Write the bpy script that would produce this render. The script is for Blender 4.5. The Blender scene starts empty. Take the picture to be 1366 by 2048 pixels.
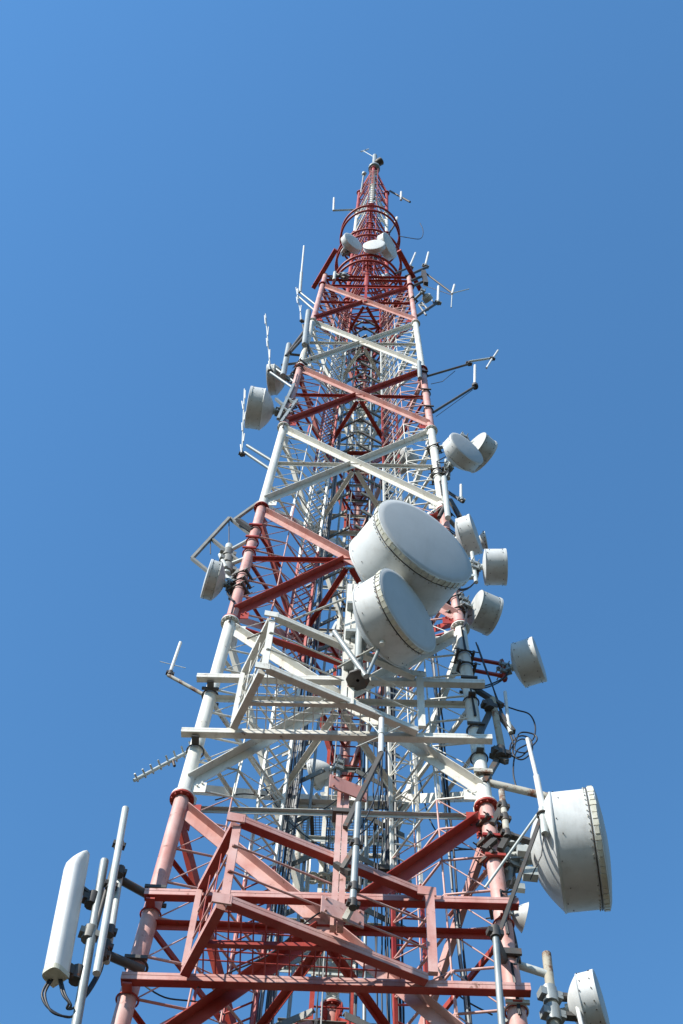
import bpy, math, random
from mathutils import Vector as V, Matrix
rnd = random.Random(7)
scene = bpy.context.scene
COL = scene.collection
rad = math.radians

# ------------------------------------------------------------------ camera
FPX = 2651.424                      # focal length in photo pixels (photo 1366 x 2048)
CAM = V((0.0, -13.595, 1.6))        # a person's eye height, 13.6 m from the tower axis
YAW, PITCH, ROLL = -0.024523, 1.169197, 0.080611
fw = V((math.sin(YAW)*math.cos(PITCH), math.cos(YAW)*math.cos(PITCH), math.sin(PITCH)))
r0 = V((math.cos(YAW), -math.sin(YAW), 0)); u0 = r0.cross(fw)
rt = r0*math.cos(ROLL) + u0*math.sin(ROLL)
up = -r0*math.sin(ROLL) + u0*math.cos(ROLL)
cam_data = bpy.data.cameras.new('camera'); cam = bpy.data.objects.new('camera', cam_data); COL.objects.link(cam)
M3 = Matrix((rt, up, -fw)).transposed()
cam.matrix_world = Matrix.Translation(CAM) @ M3.to_4x4()
cam_data.sensor_fit = 'VERTICAL'; cam_data.sensor_height = 36.0
cam_data.lens = FPX/2048*36.0
cam_data.clip_start = 0.1; cam_data.clip_end = 20000
scene.camera = cam

# ------------------------------------------------------------------ sky and sun
SUN_AZ, SUN_EL = rad(180+47), rad(34)       # compass-like: 0 = +Y, clockwise towards +X; behind the camera, to its left
sun_dir = V((math.sin(SUN_AZ)*math.cos(SUN_EL), math.cos(SUN_AZ)*math.cos(SUN_EL), math.sin(SUN_EL)))
world = bpy.data.worlds.new('World'); scene.world = world; world.use_nodes = True
nt = world.node_tree; nt.nodes.clear()
sky = nt.nodes.new('ShaderNodeTexSky'); sky.sky_type = 'NISHITA'; sky.sun_disc = False
sky.sun_elevation = SUN_EL; sky.sun_rotation = SUN_AZ
sky.altitude = 300; sky.air_density = 1.55; sky.dust_density = 0.0; sky.ozone_density = 10.0
bg = nt.nodes.new('ShaderNodeBackground'); bg.inputs['Strength'].default_value = 0.134
wo = nt.nodes.new('ShaderNodeOutputWorld')
hs = nt.nodes.new('ShaderNodeHueSaturation'); hs.inputs['Saturation'].default_value = 1.03; hs.inputs['Hue'].default_value = 0.4925
nt.links.new(sky.outputs[0], hs.inputs['Color']); nt.links.new(hs.outputs[0], bg.inputs[0]); nt.links.new(bg.outputs[0], wo.inputs[0])
sun_data = bpy.data.lights.new('sun', 'SUN'); sun_data.energy = 4.8; sun_data.angle = rad(0.53); sun_data.color = (1.0, 0.955, 0.88)
sun = bpy.data.objects.new('sun', sun_data); COL.objects.link(sun)
sun.rotation_euler = sun_dir.to_track_quat('Z', 'Y').to_euler(); sun.location = sun_dir*150
vs = scene.view_settings
vs.view_transform = 'Standard'; vs.look = 'None'; vs.gamma = 1.0; vs.exposure = 0.74; vs.use_curve_mapping = False

# ------------------------------------------------------------------ where things stand
def ray(x, y): return (x-683)/FPX*rt + (1024-y)/FPX*up + fw
def atz(x, y, z): d = ray(x, y); return CAM + d*((z-CAM.z)/d.z)
def aty(x, y, Y): d = ray(x, y); return CAM + d*((Y-CAM.y)/d.y)
def ppm(p): return FPX/((p-CAM).dot(fw))             # photo pixels per metre at a point

H = 6.0; Z0 = 18.8208; PSI = -0.039743
ANG = {'L': PSI+rad(210), 'R': PSI+rad(-30), 'B': PSI+rad(90)}
def leg(n, t, dr=0.0):
    R = (0.455704-0.0188334*t)*H + dr
    return V((R*math.cos(ANG[n]), R*math.sin(ANG[n]), Z0+H*t))
def tz(z): return (z-Z0)/H
def lerp(a, b, s): return a+(b-a)*s

# ------------------------------------------------------------------ materials
MAT = {}
def paint(name, col, col2, rough=0.55, grime=(0.16, 0.12, 0.08), gr_amt=0.25, rust=0.0, fine=9.0, metallic=0.0, spec=0.4, streak=True):
    m = bpy.data.materials.new(name); m.use_nodes = True; t = m.node_tree; n = t.nodes; l = t.links
    b = n['Principled BSDF']; b.inputs['Roughness'].default_value = rough; b.inputs['Metallic'].default_value = metallic
    b.inputs['Specular IOR Level'].default_value = spec
    geo = n.new('ShaderNodeNewGeometry')
    n1 = n.new('ShaderNodeTexNoise'); n1.inputs['Scale'].default_value = 1.7; n1.inputs['Detail'].default_value = 6; n1.inputs['Roughness'].default_value = 0.65
    l.new(geo.outputs['Position'], n1.inputs['Vector'])
    r1 = n.new('ShaderNodeValToRGB'); r1.color_ramp.elements[0].position = 0.36; r1.color_ramp.elements[1].position = 0.66
    r1.color_ramp.elements[0].color = (*col, 1); r1.color_ramp.elements[1].color = (*col2, 1)
    l.new(n1.outputs['Fac'], r1.inputs['Fac'])
    mp = n.new('ShaderNodeMapping'); mp.inputs['Scale'].default_value = (fine, fine, fine*(0.12 if streak else 1.0))
    l.new(geo.outputs['Position'], mp.inputs['Vector'])
    n2 = n.new('ShaderNodeTexNoise'); n2.inputs['Scale'].default_value = 1.0; n2.inputs['Detail'].default_value = 5; n2.inputs['Roughness'].default_value = 0.7
    l.new(mp.outputs[0], n2.inputs['Vector'])
    mr = n.new('ShaderNodeMapRange'); mr.inputs['From Min'].default_value = 0.5; mr.inputs['From Max'].default_value = 0.78; mr.inputs['To Max'].default_value = gr_amt
    l.new(n2.outputs['Fac'], mr.inputs['Value'])
    mx = n.new('ShaderNodeMix'); mx.data_type = 'RGBA'; mx.inputs[7].default_value = (*grime, 1)
    l.new(mr.outputs[0], mx.inputs[0]); l.new(r1.outputs[0], mx.inputs[6])
    out = mx.outputs[2]
    if rust > 0:
        n3 = n.new('ShaderNodeTexNoise'); n3.inputs['Scale'].default_value = 4.5; n3.inputs['Detail'].default_value = 8; n3.inputs['Roughness'].default_value = 0.75
        l.new(geo.outputs['Position'], n3.inputs['Vector'])
        m3 = n.new('ShaderNodeMapRange'); m3.inputs['From Min'].default_value = 0.62-0.2*rust; m3.inputs['From Max'].default_value = 0.70-0.18*rust
        l.new(n3.outputs['Fac'], m3.inputs['Value'])
        x3 = n.new('ShaderNodeMix'); x3.data_type = 'RGBA'; x3.inputs[7].default_value = (0.13, 0.05, 0.022, 1)
        l.new(m3.outputs[0], x3.inputs[0]); l.new(out, x3.inputs[6]); out = x3.outputs[2]
    l.new(out, b.inputs['Base Color'])
    bp = n.new('ShaderNodeBump'); bp.inputs['Strength'].default_value = 0.12; bp.inputs['Distance'].default_value = 0.01
    l.new(n2.outputs['Fac'], bp.inputs['Height']); l.new(bp.outputs[0], b.inputs['Normal'])
    MAT[name] = m
    return m
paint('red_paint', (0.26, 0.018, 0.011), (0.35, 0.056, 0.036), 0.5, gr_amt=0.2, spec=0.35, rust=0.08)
paint('faded_lit_red', (0.44, 0.20, 0.165), (0.53, 0.345, 0.31), 0.55, grime=(0.27, 0.10, 0.08), gr_amt=0.5, spec=0.4, rust=0.1)  # real fading on legs and posts; on the diagonals it paints in sunlight
paint('white_paint', (0.565, 0.55, 0.49), (0.64, 0.63, 0.58), 0.5, grime=(0.29, 0.23, 0.14), gr_amt=0.5, rust=0.09)
paint('galvanised', (0.21, 0.235, 0.235), (0.30, 0.325, 0.32), 0.5, metallic=0.25, gr_amt=0.3)
paint('dark_galvanised', (0.15, 0.15, 0.135), (0.23, 0.225, 0.20), 0.6, metallic=0.15, gr_amt=0.3)
paint('pale_steel', (0.38, 0.41, 0.39), (0.47, 0.49, 0.46), 0.5, metallic=0.1, gr_amt=0.3)
paint('dark_steel', (0.045, 0.043, 0.04), (0.085, 0.078, 0.07), 0.6, metallic=0.2, rust=0.3)
paint('rusty_steel', (0.34, 0.33, 0.28), (0.42, 0.40, 0.34), 0.7, rust=0.5)
paint('brown_rust', (0.30, 0.27, 0.21), (0.36, 0.33, 0.26), 0.8, rust=0.55)
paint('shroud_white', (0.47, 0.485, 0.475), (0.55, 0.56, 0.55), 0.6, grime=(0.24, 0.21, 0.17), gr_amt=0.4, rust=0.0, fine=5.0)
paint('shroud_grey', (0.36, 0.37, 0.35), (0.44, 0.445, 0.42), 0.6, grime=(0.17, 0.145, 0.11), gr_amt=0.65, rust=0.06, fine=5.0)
paint('radome_fabric', (0.37, 0.39, 0.40), (0.40, 0.42, 0.43), 0.85, grime=(0.28, 0.28, 0.27), gr_amt=0.25, fine=3.0)
paint('clamp_tape', (0.40, 0.39, 0.30), (0.64, 0.62, 0.52), 0.5, fine=14, gr_amt=0.5, streak=False)
paint('panel_plastic', (0.56, 0.555, 0.53), (0.61, 0.605, 0.58), 0.45, grime=(0.34, 0.32, 0.27), gr_amt=0.4, fine=6)
paint('cable_black', (0.012, 0.012, 0.014), (0.03, 0.03, 0.034), 0.5, gr_amt=0.0)
paint('cable_blue', (0.012, 0.016, 0.03), (0.03, 0.035, 0.055), 0.5, gr_amt=0.0)
paint('cable_grey', (0.20, 0.20, 0.20), (0.30, 0.30, 0.29), 0.5, gr_amt=0.0)
paint('concrete', (0.34, 0.33, 0.31), (0.42, 0.41, 0.38), 0.9, streak=False)
paint('ground_soil', (0.036, 0.034, 0.019), (0.065, 0.052, 0.03), 0.95, fine=0.6, streak=False, gr_amt=0.3)
def banded(t): return 'white_paint' if int(math.floor(t)) % 2 == 0 else 'red_paint'

# ------------------------------------------------------------------ mesh helpers
def frame(d, hint):
    d = d.normalized(); v = hint - d*hint.dot(d)
    if v.length < 1e-4:
        hint = V((1, 0, 0)) if abs(d.x) < 0.9 else V((0, 1, 0)); v = hint - d*hint.dot(d)
    v.normalize(); u = d.cross(v)
    return d, u, v
class MB:
    def __init__(s): s.v = []; s.f = []; s.s = []
    def face(s, idx, smooth=False): s.f.append(idx); s.s.append(smooth)
    def ring(s, c, u, v, r, n):
        b = len(s.v)
        for i in range(n):
            a = 2*math.pi*i/n; s.v.append(c + u*(math.cos(a)*r) + v*(math.sin(a)*r))
        return b
    def cap(s, b, n, rev):
        c = len(s.v)
        for i in range(n): s.v.append(s.v[b+i].copy())
        idx = list(range(c, c+n)); s.face(idx[::-1] if rev else idx)
    def band(s, a, b, n, smooth=True):
        for i in range(n): j = (i+1) % n; s.face([a+i, a+j, b+j, b+i], smooth)
    def tube(s, p, q, r, n=10, r2=None, caps=True):
        d, u, v = frame(q-p, V((0, 0, 1)))
        a = s.ring(p, u, v, r, n); b = s.ring(q, u, v, r if r2 is None else r2, n); s.band(a, b, n)
        if caps: s.cap(a, n, True); s.cap(b, n, False)
        return s
    def path(s, pts, r, n=6):
        prev = None
        for i, p in enumerate(pts):
            d = (pts[min(i+1, len(pts)-1)] - pts[max(i-1, 0)])
            d, u, v = frame(d, V((0.13, 0.31, 1)) if abs(d.normalized().z) < 0.9 else V((1, 0.2, 0)))
            b = s.ring(p, u, v, r, n)
            if prev is not None: s.band(prev, b, n)
            else: s.cap(b, n, True)
            prev = b
        s.cap(prev, n, False)
        return s
    def lathe(s, o, axis, prof, n=40, hint=V((0, 0, 1)), flat=()):
        # prof: (along axis, radius); each pair makes its own band so edges stay crisp where listed twice
        d, u, v = frame(axis, hint); prev = None
        for k, (h, r) in enumerate(prof):
            b = s.ring(o+d*h, u, v, max(r, 1e-4), n)
            if prev is not None and not (prof[k-1] == (h, r)): s.band(prev, b, n)
            prev = b
        return s
    def prism(s, p, q, prof, hint):
        # prof: polygon in (a, b); a runs along the 'upward' side of the beam, b along hint (outward)
        d, u, v = frame(q-p, hint)
        flip = u.z < -1e-6 or (abs(u.z) < 1e-6 and u.y < 0)
        if flip: u = -u
        n = len(prof); a = []
        for c in (p, q):
            for k in range(n):
                pass
        P = [[c + u*x + v*y for (x, y) in prof] for c in (p, q)]
        for k in range(n):
            j = (k+1) % n; b = len(s.v); s.v += [P[0][k], P[0][j], P[1][j], P[1][k]]
            s.face([b, b+1, b+2, b+3] if flip else [b+3, b+2, b+1, b])
        for e in (0, 1):
            b = len(s.v); s.v += [x.copy() for x in P[e]]; idx = list(range(b, b+n))
            s.face(idx[::-1] if (e == 0) ^ flip ^ True else idx)
        return s
    def box(s, c, x, y, z):
        # half-extent vectors
        b = len(s.v)
        cs = [c + x*i + y*j + z*k for i in (-1, 1) for j in (-1, 1) for k in (-1, 1)]
        for q in ((0, 1, 3, 2), (4, 6, 7, 5), (0, 4, 5, 1), (2, 3, 7, 6), (0, 2, 6, 4), (1, 5, 7, 3)):
            b = len(s.v); s.v += [cs[i].copy() for i in q]; s.face([b, b+1, b+2, b+3])
        return s
    def torus(s, c, R, r, n=48, m=8, a0=0.0, a1=2*math.pi, ax=V((1, 0, 0)), ay=V((0, 1, 0))):
        full = abs(a1-a0-2*math.pi) < 1e-6; nz = ax.cross(ay); rows = []
        for i in range(n if full else n+1):
            a = a0+(a1-a0)*i/n; e = ax*math.cos(a)+ay*math.sin(a)
            rows.append(s.ring(c+e*R, e, nz, r, m))
        for i in range(len(rows) if full else len(rows)-1): s.band(rows[i], rows[(i+1) % len(rows)], m)
        return s
    def build(s, name, mat, parent=None, kind=None, label=None):
        o0 = V((0, 0, 0))
        if parent is not None: o0 = root_loc[parent.name]
        me = bpy.data.meshes.new(name); me.from_pydata([tuple(p-o0) for p in s.v], [], s.f)
        me.polygons.foreach_set('use_smooth', s.s); me.materials.append(MAT[mat]); me.update()
        o = bpy.data.objects.new(name, me); COL.objects.link(o)
        if parent is not None: o.parent = parent
        root_loc[o.name] = o0
        if kind: o['kind'] = kind
        if label: o['label'] = label
        return o
root_loc = {}
def thing(name, label, cat, loc, group=None):
    o = bpy.data.objects.new(name, None); COL.objects.link(o); o.location = loc; o.empty_display_size = 0.2
    root_loc[o.name] = V(loc); o['label'] = label; o['category'] = cat
    if group: o['group'] = group
    return o
def rect(a0, a1, b0, b1): return [(a0, b0), (a1, b0), (a1, b1), (a0, b1)]
def tubepart(parent, name, p, q, r, mat, n=10): return MB().tube(p, q, r, n).build(name, mat, parent)
def clamp_part(parent, p, axis, r, mat='galvanised', w=0.05):
    # U-bolt clamp: a block round a pipe plus two threaded rods
    d, u, v = frame(axis, V((0.3, -1, 0.1))); m = MB()
    m.box(p+v*(r+0.02), u*(r+0.05), v*0.02, d*w); m.box(p-v*(r+0.02), u*(r+0.05), v*0.02, d*w)
    for k in (-1, 1): m.tube(p+u*(k*(r+0.025))-v*(r+0.12), p+u*(k*(r+0.025))+v*(r+0.12), 0.012, 5)
    return m.build('clamp', mat, parent)

# ------------------------------------------------------------------ ground
m = MB(); S = 6000
N = 24; xs = [-S*((1-i/12)**3) if i <= 12 else S*((i-12)/12)**3 for i in range(N+1)]
for y in xs:
    for x in xs: m.v.append(V((x, y, 0.0)))
for j in range(N):
    for i in range(N): a = j*(N+1)+i; m.face([a, a+1, a+N+2, a+N+1], True)
g = m.build('ground', 'ground_soil'); g['kind'] = 'structure'

# ------------------------------------------------------------------ the lattice tower
TMIN, TMAX = -3, 6
tower = thing('lattice_tower', 'tall red and white banded three-legged steel lattice tower', 'tower', (0, 0, 0))
def legr(t): return 0.118 - 0.0028*t
def flange(p, axis, r, mat, parent, side, bolts):
    d = axis.normalized(); m = MB(); R = r*1.62; h = 0.045
    a, b = (0.004, h) if side > 0 else (-h, -0.004)
    m.lathe(p, d, [(a, r*0.9), (a, R), (a, R), (b, R), (b, R), (b, r*0.9)], 28)
    if bolts:
        _, u, v = frame(d, V((1, 0, 0)))
        for k in range(10):
            an = 2*math.pi*k/10; c = p + u*(math.cos(an)*r*1.33) + v*(math.sin(an)*r*1.33)
            m.tube(c+d*(b if side > 0 else a-0.03), c+d*(b+0.03 if side > 0 else a), 0.02, 6)
    m.build('flange', mat, parent)
for n in 'LRB':
    for i in range(TMIN, TMAX):
        p, q = leg(n, i), leg(n, i+1); mat = 'white_paint' if i % 2 == 0 else 'faded_lit_red'
        s = MB().tube(p, q, legr(i+0.5), 22).build('leg', mat, tower)
        flange(p, q-p, legr(i+0.5), banded(i), s, 1, i >= -1); flange(q, q-p, legr(i+0.5), banded(i), s, -1, i >= -1)
    p, q = leg(n, TMAX), leg(n, TMAX+0.32)
    s = MB().tube(p, q, legr(6), 18).build('leg', 'faded_lit_red', tower)
    flange(p, q-p, legr(6), 'red_paint', s, 1, False)
    p = leg(n, TMIN)
    MB().lathe(V((p.x, p.y, -0.3)), V((0, 0, 1)), [(0, 0.75), (0.9, 0.6), (0.9, 0.6), (1.12, 0.55), (1.12, 0.55), (1.12, 0.05)], 20).build('footing', 'concrete', tower)
FACES = [('L', 'R'), ('R', 'B'), ('B', 'L')]
def outward(a, b):
    m = leg(a, 0)+leg(b, 0); m.z = 0; return m.normalized()
def Lout(w, th):      # angle with its outstanding flange outwards along the upper edge
    return [(-w/2, -th), (w/2, -th), (w/2, w*0.8), (w/2-th, w*0.8), (w/2-th, 0), (-w/2, 0)]
def Lin(w, th):       # angle with its outstanding flange inwards along the upper edge
    return [(-w/2, th), (-w/2, 0), (w/2-th, 0), (w/2-th, -w*0.8), (w/2, -w*0.8), (w/2, th)]
for (a, b) in FACES:
    no = outward(a, b)
    for i in range(TMIN, TMAX):
        w = 0.185 - 0.006*i; th = 0.014; e = 0.05
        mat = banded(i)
        At, Bt, Ab, Bb = leg(a, i+1-e), leg(b, i+1-e), leg(a, i+e), leg(b, i+e)
        off = no*0.03
        # continuous diagonal, flat face outside; in red bands the paler colour paints in sunlight
        d = (Bb-At).normalized(); MB().prism(At+d*0.14+off, Bb-d*0.14+off, Lout(w, th), no).build('diagonal_brace', 'faded_lit_red' if i % 2 else mat, tower)
        # the other diagonal, broken at the crossing; its deeper red paints in overhang shade
        wt, wb = (At-Bt).length, (Ab-Bb).length
        s = wt/(wt+wb)
        X = At + (Bb-At)*s
        d = (Ab-Bt).normalized()
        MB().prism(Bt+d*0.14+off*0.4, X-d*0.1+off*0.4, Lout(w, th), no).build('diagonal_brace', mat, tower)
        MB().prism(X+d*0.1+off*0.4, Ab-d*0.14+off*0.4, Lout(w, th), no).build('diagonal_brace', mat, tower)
        # mid horizontal
        tm = tz(X.z); A, B = leg(a, tm), leg(b, tm); hh = (B-A).normalized()
        m = MB().prism(A+hh*0.1-no*0.02, B-hh*0.1-no*0.02, Lout(0.10-0.003*i, 0.012), no); m.build('mid_horizontal', mat, tower)
        # gusset plates
        g = MB(); dd, uu, vv = frame(B-A, no)
        g.box(X-no*0.005, dd*0.2, uu*0.16, no*0.008)
        for kx in (-0.13, 0.13):
            for kz in (-0.09, 0.09): g.tube(X+dd*kx+uu*kz, X+dd*kx+uu*kz+no*0.06, 0.016, 6)
        g.build('gusset_plate', mat, tower)
        for (Pn, dirn, sg) in ((At, B-A, 1), (Bt, A-B, 1), (Ab, B-A, -1), (Bb, A-B, -1)):
            g = MB(); h_ = dirn.normalized(); c = Pn + h_*0.2
            g.box(c+no*0.012, h_*0.13, V((0, 0, 1))*0.13, no*0.008)
            for kx in (0.02, 0.09): g.tube(c+h_*(kx-0.03)-V((0, 0, sg*kx)), c+h_*(kx-0.03)-V((0, 0, sg*kx))+no*0.055, 0.017, 6)
            g.build('gusset_plate', mat, tower)
# plan bracing triangle at every mid level
for i in range(TMIN, TMAX):
    mids = []
    tm = i+0.49
    for (a, b) in FACES: mids.append((leg(a, tm)+leg(b, tm))/2)
    for k in range(3):
        p, q = mids[k], mids[(k+1) % 3]; d = (q-p).normalized()
        MB().prism(p+d*0.12-V((0, 0, 0.05)), q-d*0.12-V((0, 0, 0.05)), Lin(0.11, 0.012), V((0, 0, 1))).build('plan_brace', banded(i), tower)
# head frame: rails between the leg tops and tangential outrigger beams
for (a, b) in FACES:
    no = outward(a, b)
    for tt, w in ((6.0-0.03, 0.2), (6.16, 0.09), (6.27, 0.09)):
        A, B = leg(a, tt), leg(b, tt); d = (B-A).normalized()
        MB().prism(A+d*0.1, B-d*0.1, [(-w/2, -0.03), (w/2, -0.03), (w/2, 0.06), (w/2-0.02, 0.06), (w/2-0.02, -0.01), (-w/2, -0.01)], no).build('head_rail', 'red_paint', tower)
    A, B = leg(a, 5.5), leg(b, 5.5); A2, B2 = leg(a, 5.95), leg(b, 5.95)
    MB().prism((A+B)/2+no*0.06, (A2+B2)/2+no*0.06, rect(-0.05, 0.05, -0.03, 0.03), no).build('post', 'red_paint', tower)
for n in 'LRB':
    p = leg(n, TMAX+0.33); tang = V((-math.sin(ANG[n]), math.cos(ANG[n]), 0)); rr = V((math.cos(ANG[n]), math.sin(ANG[n]), 0))
    c = p + V((0, 0, 0.0)) + rr*0.16
    if n == 'L': e0, e1 = c-tang*0.75, c+tang*1.15
    elif n == 'R': e0, e1 = c-tang*1.15, c+tang*0.75
    else: e0, e1 = c-tang*1.0, c+tang*1.0
    MB().prism(e0, e1, rect(-0.11, 0.11, -0.09, 0.09), rr).build('outrigger_beam', 'red_paint', tower)
# flange-level strut across the front at the lowest white joint
A, B = leg('L', 0.02), leg('R', 0.02); d = (B-A).normalized(); no = outward('L', 'R')
MB().prism(A+d*0.2-no*0.3, B-d*0.2-no*0.3, Lout(0.08, 0.012), no).build('strut', 'pale_steel', tower)
cen = (leg('L', 1)+leg('R', 1)+leg('B', 1))/3
for n in 'LR':
    A = leg(n, 0.98); B = lerp(A, V((cen.x, cen.y*0.5-0.5, A.z)), 0.96); MB().prism(A, B, rect(-0.07, 0.07, -0.02, 0.02), V((0, 0, 1))).build('strut', 'red_paint', tower)

# ------------------------------------------------------------------ slender top mast with its rings
mast = thing('top_mast', 'slender red and white triangular mast rising from the tower head to a point', 'mast', (0, 0, 54.7))
MR = 1.0
def mleg(k, z): a = PSI+rad((270, 30, 150)[k]); return V((MR*math.cos(a), MR*math.sin(a), z))
MZ = [54.7, 58.4, 63.0, 68.0, 73.3, 79.5, 86.5]
MC = ['red_paint', 'red_paint', 'red_paint', 'red_paint', 'white_paint', 'red_paint']
APEX = V((0, 0, 93.6))
for k in range(3):
    for i in range(6):
        p, q = mleg(k, MZ[i]), mleg(k, MZ[i+1])
        s = MB().tube(p, q, 0.10 if k else 0.11, 12).build('leg', MC[i], mast)
        MB().lathe(q, V((0, 0, 1)), [(-0.06, 0.09), (-0.06, 0.18), (-0.06, 0.18), (0.06, 0.18), (0.06, 0.18), (0.06, 0.09)], 14).build('flange', MC[i], s)
    p = mleg(k, MZ[-1]); MB().tube(p, lerp(p, APEX, 0.97), 0.075, 10).build('leg', 'red_paint', mast)
    for i in range(6):
        a, b = k, (k+1) % 3; nsub = 3
        for j in range(nsub):
            z0, z1 = lerp(MZ[i], MZ[i+1], j/nsub), lerp(MZ[i], MZ[i+1], (j+1)/nsub)
            p, q = (mleg(a, z0), mleg(b, z1)) if j % 2 == 0 else (mleg(b, z0), mleg(a, z1))
            MB().tube(p, q, 0.035, 7).build('diagonal_brace', MC[i], mast)
            MB().tube(mleg(a, z1-0.08), mleg(b, z1-0.08), 0.03, 7).build('horizontal', MC[i], mast)
    for f in (0.33, 0.62):
        p, q = lerp(mleg(k, MZ[-1]), APEX, f), lerp(mleg((k+1) % 3, MZ[-1]), APEX, f); MB().tube(p, q, 0.03, 7).build('horizontal', 'red_paint', mast)
        p = lerp(mleg(k, MZ[-1]), APEX, f-0.3); MB().tube(p, q, 0.028, 7).build('diagonal_brace', 'red_paint', mast)
for (z, R) in ((70.6, 1.5), (69.2, 1.5), (64.2, 1.52), (62.9, 1.52), (58.6, 1.5), (57.5, 1.5)):
    MB().torus(V((0, 0, z)), R, 0.055, 56, 8).build('ring', 'red_paint', mast)
    for k in range(3):
        p = mleg(k, z); MB().tube(p, V((p.x*R/MR, p.y*R/MR, z)), 0.04, 7).build('ring_bracket', 'red_paint', mast)
# rung column on the front leg of the mast
for i in range(48):
    z = 56.4+i*0.6; p = mleg(0, z)+V((0, -0.16, 0)); MB().tube(p-V((0.24, 0, 0)), p+V((0.24, 0, 0)), 0.02, 6).build('step_rung', 'red_paint' if z < 73.3 else 'white_paint', mast)
for sx in (-0.24, 0.24):
    MB().tube(V((sx, -1.16, 56.2)), V((sx, -1.16, 85.5)), 0.022, 7).build('ladder_rail', 'red_paint', mast)
MB().tube(V((0, 0, 92.6)), V((0, 0, 99.4)), 0.16, 12).lathe(V((0, 0, 93.3)), V((0, 0, 1)), [(-0.25, 0.1), (-0.25, 0.4), (0.25, 0.4), (0.25, 0.1)], 14).build('tip_pole', 'galvanised', mast)

# ------------------------------------------------------------------ ladders on the two rear faces and the rear leg
def face_frame(n, s, t, inset):
    a, b = leg(n, t), leg('B', t); no = (a+b); no.z = 0; no.normalize(); al = (b-a); al.z = 0; al.normalize()
    return lerp(a, b, s)-no*inset, no, al
def tiecol(t): return 'faded_lit_red' if int(math.floor(t)) % 2 else 'white_paint'
def make_ladder(n, label, lacing):
    th = thing('climbing_ladder', label, 'ladder', leg(n, -3), 'laced climbing ladders inside the tower')
    hw = 0.27
    for i in range(TMIN, TMAX):
        for sd in (-1, 1):
            p, no, al = face_frame(n, 0.38, i, 0.34); q, _, _ = face_frame(n, 0.38, i+1, 0.34)
            MB().prism(p+no*sd*hw, q+no*sd*hw, rect(-0.03, 0.03, -0.02, 0.02), al).build('rail', banded(i), th)
    z = 1.2; k = 0
    while z < Z0+H*TMAX-0.1:
        t = tz(z); p, no, al = face_frame(n, 0.38, t, 0.34); col = banded(t)
        if lacing and k % 2: q, _, _ = face_frame(n, 0.38, t+0.05, 0.34); MB().tube(p-no*hw, q+no*hw, 0.016, 6).build('rung', col, th)
        else: MB().tube(p-no*hw, p+no*hw, 0.016, 6).build('rung', col, th)
        z += 0.3; k += 1
    # tie bars from the front leg, bent towards the ladder
    z = 1.4
    while z < Z0+H*TMAX-0.3:
        t = tz(z); A = leg(n, t); p, no, al = face_frame(n, 0.38, t, 0.34)
        sgn = 1 if n == 'L' else -1
        B_ = A + V((sgn*0.75, 0.12, 0)); E = p - no*hw
        MB().path([A+V((sgn*0.1, 0, 0)), B_, E], 0.022, 6).build('tie_bar', tiecol(t), th)
        A2 = leg(n, t+0.77/H); Bn = A2 + V((sgn*0.75, 0.12, 0))
        if z+0.77 < Z0+H*TMAX-0.3:
            MB().tube(A+V((sgn*0.1, 0, 0)), Bn, 0.011, 5).build('lacing_rod', tiecol(t), th)
            MB().tube(B_, Bn, 0.016, 5).build('cage_bar', tiecol(t), th)
            p2, _, _ = face_frame(n, 0.38, t+0.77/H, 0.34)
            MB().tube(B_, p2-no*hw, 0.011, 5).build('lacing_rod', tiecol(t), th)
            MB().tube(lerp(B_, E, 0.5), lerp(Bn, p2-no*hw, 0.5), 0.013, 5).build('cage_bar', tiecol(t), th)
        z += 0.77
    return th
make_ladder('L', 'banded climbing ladder with tie bars inside the left rear face', False)
make_ladder('R', 'banded climbing ladder with slanted lacing inside the right rear face', True)
rl = thing('rear_ladder', 'banded straight ladder with wide crossbars in front of the rear leg', 'ladder', leg('B', -3))
def rear(t, dx, dy): p = leg('B', t); return p + V((dx, dy, 0))
for i in range(TMIN, TMAX):
    for sd in (-1, 1): MB().prism(rear(i, sd*0.34, -0.32), rear(i+1, sd*0.34, -0.32), rect(-0.04, 0.04, -0.035, 0.035), V((0, -1, 0))).build('rail', banded(i), rl)
z = 1.2
while z < Z0+H*TMAX-0.1:
    t = tz(z); MB().tube(rear(t, -0.34, -0.32), rear(t, 0.34, -0.32), 0.018, 6).build('rung', banded(t), rl); z += 0.36
z = 1.6; k = 0
while z < Z0+H*TMAX-0.2:
    t = tz(z); x0 = -0.85-0.1*rnd.random(); x1 = 0.8+0.25*rnd.random()
    MB().prism(rear(t, x0, -0.42), rear(t, x1, -0.42), [(-0.055, 0), (0.055, 0), (0.055, 0.06), (0.045, 0.06), (0.045, 0.012), (-0.055, 0.012)], V((0, -1, 0))).build('crossbar', ('pale_steel', 'rusty_steel', 'dark_galvanised')[k % 3], rl)
    z += 1.17; k += 1

# ------------------------------------------------------------------ cable trays and feeders
def make_tray(n, label):
    th = thing('cable_tray', label, 'cable tray', leg(n, -3), 'slanted cross arms carrying cables')
    z = 1.5; i = 0
    while z < Z0+H*TMAX-0.5:
        t = tz(z); p, no, al = face_frame(n, 0.53, t, 0.35); q = p+no*(0.38+0.2*rnd.random()); p = p-no*(0.5+0.3*rnd.random())
        MB().prism(p, q, [(-0.07, 0), (0.07, 0), (0.07, 0.09), (0.058, 0.09), (0.058, 0.012), (-0.07, 0.012)], al).build('cross_arm', 'dark_galvanised', th); z += 1.22
    for sd in (-0.3, 0.3):
        pts = []
        for k in range(0, 19):
            t = TMIN+0.1+k*0.5
            if t > 5.9: break
            p, no, al = face_frame(n, 0.53, t, 0.35); pts.append(p+no*sd+al*0.05)
        MB().path(pts, 0.03, 6).build('tray_rail', 'galvanised', th)
make_tray('L', 'grey cable tray on the left rear face of the tower')
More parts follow.
